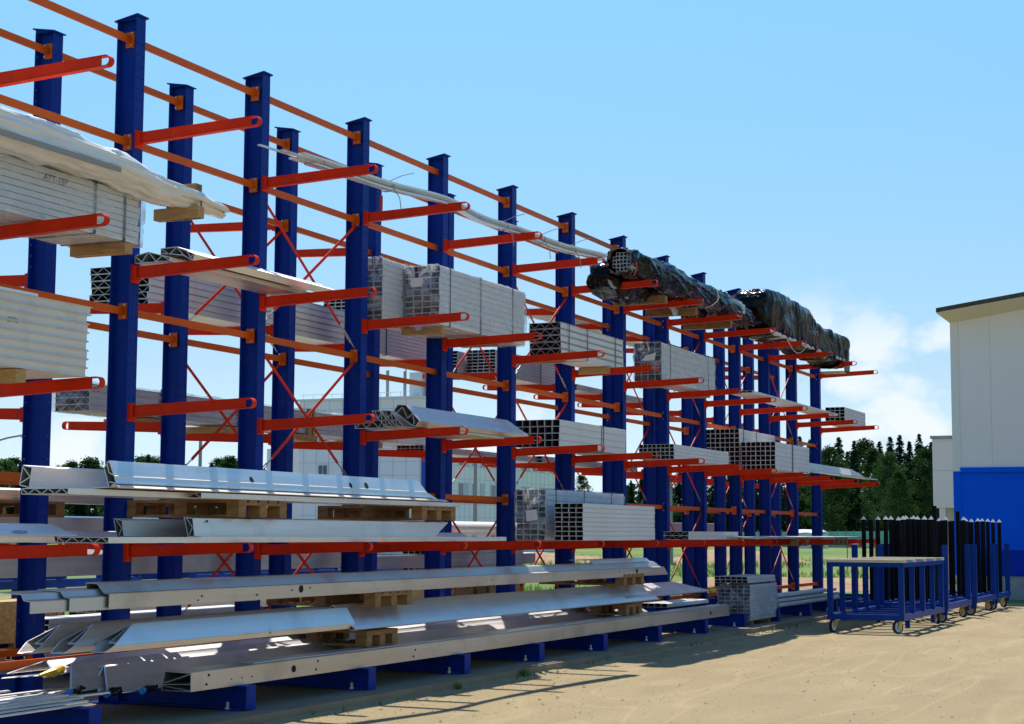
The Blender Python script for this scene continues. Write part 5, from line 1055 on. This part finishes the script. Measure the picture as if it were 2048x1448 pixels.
MB().box(28.6, 28.64, -1.19, -1.11, 1.2, 1.75).build('red_field', 'sign_red', sg); MB().box(28.6, 28.64, -1.19, -1.11, 0.9, 1.198).build('green_field', 'green_net', sg); MB().box(28.61, 28.63, -1.16, -1.14, -0.1, 0.898).build('stand', 'lamp_grey', sg)

# ------------------------------------------------------------------ far office, lamps, site fence, cabin
off_ = thing('office_building', (110, 52, 0), 'pale tiled office block with a rooftop mast cluster, behind the middle of the racks', 'building')
XO, Y1, Y2 = 95.0, 46.3, 56.2
def tiled(x0, x1, y0, y1, z0, z1, nm):
    MB().box(x0, x1, y0, y1, z0, z1).build(nm, 'tile_cladding', off_)
tiled(XO, XO+3.6, Y1, Y2, -0.1, 10.9, 'tower'); tiled(XO+3.61, XO+30, Y1+0.8, Y2+5, -0.1, 7.7, 'wing')
mb = MB()
for z in [i*0.95+0.7 for i in range(11)]: mb.box(XO-0.012, XO-0.002, Y1, Y2, z, z+0.03)
for y in [Y1+i*1.05 for i in range(1, 10)]: mb.box(XO-0.013, XO-0.0025, y, y+0.03, -0.1, 10.9)
for z in [i*0.95+0.7 for i in range(8) if i*0.95+0.7 < 7.6]: mb.box(XO+3.65, XO+30, Y1+0.788, Y1+0.798, z, z+0.03)
for x in [XO+3.6+i*0.9 for i in range(1, 29)]: mb.box(x, x+0.03, Y1+0.787, Y1+0.7975, -0.1, 7.7)
mb.build('tile_joints', 'grey_panel', off_)
def office_window(x0, x1, y0, y1, z0, z1, face):
    if face == 'x': f = MB().box(x0-0.06, x0+0.02, y0, y1, z0, z1).build('window', 'window_frame', off_); MB().box(x0-0.075, x0-0.061, y0+0.08, (y0+y1)/2-0.03, z0+0.08, z1-0.08).box(x0-0.075, x0-0.061, (y0+y1)/2+0.03, y1-0.08, z0+0.08, z1-0.08).build('pane', 'window_glass', f)
    else: f = MB().box(x0, x1, y0-0.06, y0+0.02, z0, z1).build('window', 'window_frame', off_); MB().box(x0+0.08, x1-0.08, y0-0.075, y0-0.061, z0+0.08, z1-0.08).build('pane', 'window_glass', f)
for z in (1.8, 4.85, 7.9): office_window(XO, XO, 53.7, 54.55, z, z+1.45, 'x')
for i in range(9):
    x = XO+4.4+i*2.9+(0.5 if i % 2 else 0)
    for z in (0.9, 4.0, 6.4): office_window(x, x+0.9, Y1+0.8, 0, z, z+1.2, 'y')
mb = MB()
for i in range(9):
    x = XO+5.9+i*2.9; yy = Y1+0.8
    mb.box(x, x+0.9, yy-0.03, yy+0.01, 4.0, 5.2); mb.box(x, x+0.9, yy-0.03, yy+0.01, 6.4, 7.55)
mb.build('spandrel_panel', 'grey_panel', off_)
MB().box(XO+0.3, XO+3.5, Y1-0.35, Y1-0.02, 3.0, 7.6).build('blue_cladding', 'office_blue', off_)
MB().box(XO-0.2, XO+3.8, Y1-0.2, Y2+0.2, 10.9, 11.05).build('roof_coping', 'window_frame', off_); mb = MB()
for y in [Y1+i*0.8 for i in range(13)]: mb.box(XO+0.1, XO+0.13, y, y+0.03, 11.05, 11.38)
mb.box(XO+0.1, XO+0.13, Y1, Y2, 11.36, 11.39); mb.build('roof_railing', 'window_frame', off_)
mb = MB()
for y, h, r_ in ((51.3, 2.3, 0.09), (51.0, 2.3, 0.07), (50.0, 2.1, 0.12), (48.6, 2.0, 0.1), (48.5, 5.0, 0.05), (46.9, 5.2, 0.06), (46.4, 4.8, 0.09)): mb.cyl((XO+2, y, 11.05+h/2), (0, 0, 1), r_, h, 8)
for a, b in ((47.6, 46.9), (46.4, 46.9)): mb.tube([(XO+2, a, 11.05), (XO+2, b, 12.9)], 0.05, 6)
mb.build('antenna_mast', 'lamp_grey', off_); MB().box(XO+1.6, XO+3, 47.0, 48.0, 11.05, 12.9).build('rooftop_unit', 'cabin_white', off_)

def lamp(px, D, h, label, arm_px):
    p = far_at(px, D); l = thing('street_lamp', (p.x, p.y, -0.1), label, 'street lamp', 'street lamps beyond the yard')
    MB().tube([(p.x, p.y, -0.1), (p.x, p.y, h)], [0.14, 0.08], 8).build('pole', 'lamp_grey', l)
    d = Vector((r0.x, r0.y, 0)).normalized()*arm_px; q_ = Vector((p.x, p.y, h))
    MB().tube([q_, q_+d*0.8+Vector((0, 0, .25)), q_+d*1.6+Vector((0, 0, 0.4))], 0.05, 6).build('lamp_arm', 'lamp_grey', l)
    MB().tube([q_+d*1.5+Vector((0, 0, .36)), q_+d*2.3+Vector((0, 0, .5))], [0.10, 0.16], 8).build('lamp_head', 'cabin_white', l)
lamp(-22, 95, 6.1, 'grey street lamp whose head pokes in at the left edge above the treetops', 1)
lamp(397, 95, 7.6, 'grey lamp pole behind the racks between the second and third blue uprights', -1)
lamp(950, 90, 6.1, 'grey lamp pole standing right before the tiled office wing', 1)
lamp(1341, 85, 5.6, 'grey lamp pole before the dark wood, behind the far uprights', 1)

fence = thing('net_fence', (120, 30, -0.1), 'green netting fence of the building site below the spruces', 'fence')
pts = [far_at(px, 212-0.02*(px-1200)) for px in range(1180, 1930, 16)]
mb = MB(); pm = MB()
for a, b in zip(pts, pts[1:]):
    h0, h1 = 1.75+0.12*math.sin(a.x), 1.75+0.12*math.sin(b.x)
    mb.add([(a.x, a.y, -0.1), (b.x, b.y, -0.1), (b.x, b.y, h1), (a.x, a.y, h0)], [(0, 1, 2, 3)])
    pm.tube([(a.x, a.y, -0.1), (a.x, a.y, 1.95)], 0.04, 5)
mb.build('netting', 'green_net', fence); pm.build('fence_posts', 'lamp_grey', fence)
c0 = far_at(1616, 190); cab = thing('site_cabin', (c0.x, c0.y, -0.1), 'small white site cabin with blue door far behind the end of the rack', 'cabin')
MB().box(c0.x-0.8, c0.x+3, c0.y-1.5, c0.y+1.5, -0.1, 1.5).build('cabin_body', 'cabin_white', cab); MB().box(c0.x-0.83, c0.x-0.803, c0.y-1.1, c0.y-0.5, -0.1, 1.2).build('door', 'office_blue', cab)
st = lerp_stations([(c0.x-0.9, c0.y, 1.58, 1.6, 0.05), (c0.x+1, c0.y, 1.75, 1.65, 0.2), (c0.x+3.1, c0.y, 1.58, 1.6, 0.05)], 0.3); loft(st, 24, 0.06, (2, 2), 4).build('roof_sheeting', 'white_film', cab)
gp = far_at(1760, 75); go = thing('swing_frame', (gp.x, gp.y, -0.1), 'two rusty poles with a slack cable between them before the wood', 'frame')
d = Vector((r0.x, r0.y, 0)).normalized(); a, b = gp-d*0.19, gp+d*0.19
for p in (a, b): MB().tube([(p.x, p.y, -0.1), (p.x, p.y, 2.55)], 0.02, 6).build('pole', 'trunk_bark', go)
MB().tube([tuple(a+(b-a)*t+Vector((0, 0, 2.5-0.22*math.sin(t*math.pi)))) for t in [i/8 for i in range(9)]], 0.008, 5).build('cable', 'lamp_grey', go)
c1 = far_at(1722, 70); sb = thing('site_barrier', (c1.x, c1.y, -0.1), 'red and white site barrier by the dirt heap', 'barrier')
for k in range(5): MB().box(c1.x-0.03, c1.x+0.03, c1.y-0.6+0.24*k, c1.y-0.6+0.24*(k+1), 0.95, 1.15).build('stripe', 'sign_red' if k % 2 == 0 else 'cabin_white', sb)
MB().box(c1.x-0.02, c1.x+0.02, c1.y-0.58, c1.y-0.54, -0.1, 0.949).box(c1.x-0.02, c1.x+0.02, c1.y+0.54, c1.y+0.58, -0.1, 0.949).build('leg', 'lamp_grey', sb)

# ------------------------------------------------------------------ trees
def quad(mb, c, u, v):
    n = len(mb.v); mb.v += [tuple(c-u-v), tuple(c+u-v*0.6), tuple(c+u*0.7+v), tuple(c-u*0.6+v)]; mb.f.append((n, n+1, n+2, n+3))
def spruce_proto(seed, wide):
    rnd = random.Random(seed); mb = MB(); N = 4300
    for i in range(N):
        t = 1-(1-0.07)*math.sqrt(rnd.random()*0.985+0.015) if rnd.random() < 0.86 else rnd.uniform(0.6, 0.985)
        a = rnd.random()*6.283
        whorl = 0.80+0.20*math.sin(t*70+math.sin(a*2+seed)*1.5)
        edge = wide*(1-t)**0.80*(0.72+0.55*noise.noise((math.cos(a)*1.6+seed, math.sin(a)*1.6, t*9)))*whorl+0.004
        s = math.sqrt(rnd.random()) if rnd.random() < 0.75 else rnd.random()
        rr = max(0.0, edge)*s; d = Vector((math.cos(a), math.sin(a), 0)); side = Vector((-d.y, d.x, 0))
        p = d*rr+Vector((0, 0, t-rr*0.42)); sz = 0.0088*(0.6+0.8*rnd.random())*(1.15-0.5*t)
        quad(mb, p, (d*0.7+side*rnd.uniform(-.9, .9)+Vector((0, 0, -0.25))).normalized()*sz*1.5, (Vector((0, 0, -0.6))+side*rnd.uniform(-.6, .6)+d*0.4).normalized()*sz)
    return mb
def leafy_proto(seed, wide, low):
    rnd = random.Random(seed); mb = MB()
    for c in range(150):
        t = rnd.random()**0.85; z = low+(1-low)*t; prof = math.sin(min(1, (t*0.93+0.07))*math.pi)**0.55*(1-0.45*t)
        a = rnd.random()*6.283; rr = wide*prof*math.sqrt(rnd.random())*1.05; cc = Vector((math.cos(a)*rr, math.sin(a)*rr, z*0.97)); cr = 0.048*rnd.uniform(0.5, 1.4)
        for k in range(42):
            v = Vector((rnd.gauss(0, 1), rnd.gauss(0, 1), rnd.gauss(0, 0.8))); v = v.normalized()*cr*rnd.random()**0.4
            u = Vector((rnd.gauss(0, 1), rnd.gauss(0, 1), rnd.gauss(0, 1))).normalized(); w = u.orthogonal().normalized(); s = 0.0068*rnd.uniform(0.6, 1.4)
            quad(mb, cc+v, u*s, w*s*0.8)
    return mb
def tree_proto(kind, seed, wide, low=0.2):
    r_ = bpy.data.objects.new('spruce_tree' if kind == 's' else 'birch_tree', None)
    mb = spruce_proto(seed, wide) if kind == 's' else leafy_proto(seed, wide, low)
    me = bpy.data.meshes.new('crown'); me.from_pydata(mb.v, [], mb.f); me.materials.append(M['spruce_needles' if kind == 's' else 'birch_leaves']); me.update()
    t = MB(); t.tube([(0, 0, 0), (0.004, 0, 0.3), (0, 0.003, 0.7), (0, 0, 0.97)], [0.014, 0.011, 0.006, 0.001], 7)
    rnd = random.Random(seed)
    for k in range(9):
        z = 0.22+0.07*k; a = rnd.random()*6.28; L = wide*0.7*(1-z*0.6); t.tube([(0, 0, z), (math.cos(a)*L*0.5, math.sin(a)*L*0.5, z+0.03), (math.cos(a)*L, math.sin(a)*L, z+(0.09 if kind != 's' else -0.02))], [0.004, 0.003, 0.001], 5)
    tm = bpy.data.meshes.new('trunk'); tm.from_pydata(t.v, [], t.f); tm.materials.append(M['trunk_bark']); tm.update()
    return r_, tm, me
PROTO = {'s': [tree_proto('s', 1, 0.20), tree_proto('s', 2, 0.17), tree_proto('s', 5, 0.23)], 'b': [tree_proto('b', 3, 0.21, 0.12), tree_proto('b', 4, 0.17, 0.05), tree_proto('b', 8, 0.25, 0.2)]}
NT = [0]
def tree(px, top, D, kind, label, group, wf=1.0):
    p = far_at(px, D); hzn = 1066+0.0047*(px-1024); Ht = (hzn-top)/FPX*D*1.0+CAM.z+0.1; NT[0] += 1
    r_, tm, me = PROTO[kind][NT[0] % 3]
    rt = bpy.data.objects.new(r_.name, None); COL.objects.link(rt); rt.location = (p.x, p.y, -0.1); rt.rotation_euler = (0, 0, NT[0]*2.4); rt.scale = (Ht*wf*(0.9+0.25*((NT[0]*37 % 10)/10)), Ht*wf, Ht); tag(rt, label, 'tree', group)
    put(tm, 'trunk', rt, (0, 0, 0)); put(me, 'crown', rt, (0, 0, 0))
ORD = ['first', 'second', 'third', 'fourth', 'fifth', 'sixth', 'seventh', 'eighth', 'ninth', 'tenth', 'eleventh', 'twelfth', 'thirteenth', 'fourteenth', 'fifteenth', 'sixteenth', 'seventeenth', 'eighteenth', 'nineteenth', 'twentieth', 'twenty first', 'twenty second', 'twenty third', 'twenty fourth', 'twenty fifth', 'twenty sixth', 'twenty seventh', 'twenty eighth', 'twenty ninth', 'thirtieth']
KN = {'s': 'dark spruce', 'b': 'green leafy tree'}
right = [(1866, 888, 190, 's'), (1856, 900, 165, 'b'), (1842, 871, 185, 's'), (1822, 886, 195, 's'), (1803, 873, 185, 's'), (1798, 945, 140, 'b'), (1783, 876, 195, 's'), (1779, 910, 150, 'b'), (1762, 885, 200, 's'), (1748, 900, 165, 'b'), (1733, 884, 190, 'b'), (1711, 883, 185, 's'), (1697, 905, 200, 's'), (1680, 876, 195, 's'), (1662, 896, 170, 'b'), (1645, 905, 190, 'b'), (1622, 880, 195, 's'), (1601, 873, 200, 's'), (1575, 900, 190, 'b'), (1548, 885, 200, 's'), (1520, 905, 190, 's'), (1490, 900, 200, 'b'), (1462, 915, 195, 's'), (1430, 920, 200, 's'), (1395, 930, 195, 'b'), (1360, 925, 205, 's'), (1320, 945, 200, 'b'), (1285, 938, 205, 's'), (1262, 960, 200, 's'), (1163, 950, 160, 'b')]
for i, (px, top, D, k) in enumerate(right):
    tree(px, top, D+90, k, '%s of the wood, %s tree to the left of the white hall' % (KN[k], ORD[i]), 'trees of the wood beyond the yard', 1.3)
left = [(-14, 934, 'b'), (6, 926, 'b'), (22, 921, 'b'), (38, 927, 's'), (52, 924, 's'), (70, 940, 'b'), (95, 941, 'b'), (118, 936, 'b'), (140, 927, 'b'), (158, 934, 's'), (176, 921, 'b'), (200, 938, 'b'), (232, 942, 'b'), (262, 934, 'b'), (280, 916, 'b'), (293, 911, 's'), (306, 917, 'b'), (335, 940, 'b'), (372, 941, 's'), (420, 926, 's'), (437, 918, 'b'), (458, 914, 'b'), (474, 926, 'b'), (505, 938, 'b'), (545, 935, 'b'), (569, 923, 'b'), (583, 934, 's')]
for i, (px, top, k) in enumerate(left):
    tree(px, top, 215+10*(i % 3), k, '%s, %s from the left in the treetops behind the near racks' % (KN[k], ORD[i]), 'trees of the wood beyond the yard', 1.7)
# second row that closes the wood: one far mass
mb = MB(); rnd = random.Random(23)
for i in range(9000):
    px = rnd.uniform(-60, 1900)
    if 585 < px < 1165 and rnd.random() < 0.9: continue
    D = rnd.uniform(310, 345); hmax = (13.5 if px > 1250 else 9.0)*(0.75+0.35*noise.noise((px*0.02, 1, 0))); p = far_at(px, D); p.z = rnd.random()**0.8*hmax
    u = Vector((rnd.gauss(0, 1), rnd.gauss(0, 1), rnd.gauss(0, 1))).normalized(); w = u.orthogonal().normalized(); s = rnd.uniform(0.3, 0.7); quad(mb, p, u*s, w*s)
tag(mb.build('far_woods', 'spruce_needles', origin=(150, 80, 0)), kind='stuff')

# ------------------------------------------------------------------ grass, weeds and litter
mb = MB(); rnd = random.Random(41)
def tuft(x, y, z, h, n=5):
    for k in range(n):
        a = rnd.random()*6.28; b = rnd.uniform(0.15, 0.6)*h; w = h*0.06; dx, dy = math.cos(a), math.sin(a); q0 = len(mb.v)
        mb.v += [(x-dy*w, y+dx*w, z), (x+dy*w, y-dx*w, z), (x+dx*b, y+dy*b, z+h*rnd.uniform(0.6, 1))]; mb.f.append((q0, q0+1, q0+2))
for i in range(9000):
    x = 27+58*rnd.random()**1.3; t = rnd.random(); y = 3+(x*0.55)*t+1.2
    if noise.noise((x*0.09, y*0.16, 2)) < -0.18: continue
    tuft(x, y, -0.1, rnd.uniform(0.08, 0.22)*(1+x/110), 4)
tag(mb.build('field_grass', 'grass_blades', origin=(40, 15, -0.1)), kind='stuff')
mb = MB()
for i in range(260):
    x = rnd.uniform(-3, 25); y = -1.53-abs(rnd.gauss(0, 0.07))
    if noise.noise((x*0.9, 0, 5)) < 0.08 and x < 13: continue
    tuft(x, y, ZG, rnd.uniform(0.03, 0.09), 5)
tag(mb.build('edge_weeds', 'grass_blades', origin=(8, -1.5, ZG)), kind='stuff')
for i, (x, l) in enumerate(((4.9, 'largest dry weed tuft sprouting from the slab edge below the third foot'), (3.3, 'small weed tuft at the slab edge under the second foot'))):
    mb = MB()
    for k in range(5): tuft(x+rnd.uniform(-.06, .06), -1.55+rnd.uniform(-.03, .03), ZG, 0.13-0.04*i, 8)
    tag(mb.build('weed', 'grass_blades'), l, 'weed', 'weeds at the slab edge')
# crumbs of earth and stones along the slab edge and on the road
mb = MB()
def stone(x, y, z, s):
    q0 = len(mb.v); mb.v += [(x-s, y-s*.7, z), (x+s*.8, y-s, z), (x+s, y+s*.8, z), (x-s*.7, y+s, z), (x+s*.1, y, z+s*rnd.uniform(.5, 1))]; mb.f += [(q0, q0+1, q0+4), (q0+1, q0+2, q0+4), (q0+2, q0+3, q0+4), (q0+3, q0, q0+4)]
for i in range(1500):
    x = rnd.uniform(-3, 26); y = -1.52-abs(rnd.gauss(0, 0.16)); stone(x, y, ZG+0.001, rnd.uniform(0.003, 0.012))
for i in range(2600):
    x = rnd.uniform(-2, 24); y = rnd.uniform(-7.5, -1.6); stone(x, y, ZG+0.001, rnd.uniform(0.003, 0.009)*(1.9 if rnd.random() < 0.05 else 1))
tag(mb.build('gravel', 'yard_stone', origin=(10, -2, ZG)), kind='stuff')
for i, (x, y, l) in enumerate(((2.9, -2.75, 'small brown scrap lying on the sunny sand, near one'), (4.05, -2.55, 'small brown scrap on the sand just below the shadow edge'), (7.6, -2.1, 'small dark scrap on the sand inside the long shadow'))):
    mb = MB(); mb.add([(x, y, ZG+0.004), (x+0.05, y-0.012, ZG+0.012), (x+0.10, y+0.01, ZG+0.004), (x+0.05, y+0.028, ZG+0.018)], [(0, 1, 3), (1, 2, 3)]); tag(mb.build('dry_scrap', 'dry_leaf'), l, 'litter', 'litter on the sandy road')
mb = MB(); n = 120      # bank of blown sand against the slab edge
for i in range(n+1):
    x = -8+33*i/n
    for j in range(7):
        v = j/6; w = 0.22+0.12*noise.noise((x*0.8, 0, 3)); mb.v.append((x, -1.499-w*v, ZG-0.006+(0.024+0.03*noise.noise((x*1.7, 3, 0)))*(1-v)**1.6+0.012*noise.noise((x*7, v*4, 0))*(1-v)))
for i in range(n):
    for j in range(6): a = i*7+j; mb.f.append((a, a+1, a+8, a+7)[::-1])
tag(mb.build('sand_verge', 'sandy_road', origin=(10, -1.5, ZG), smooth=True), kind='structure')
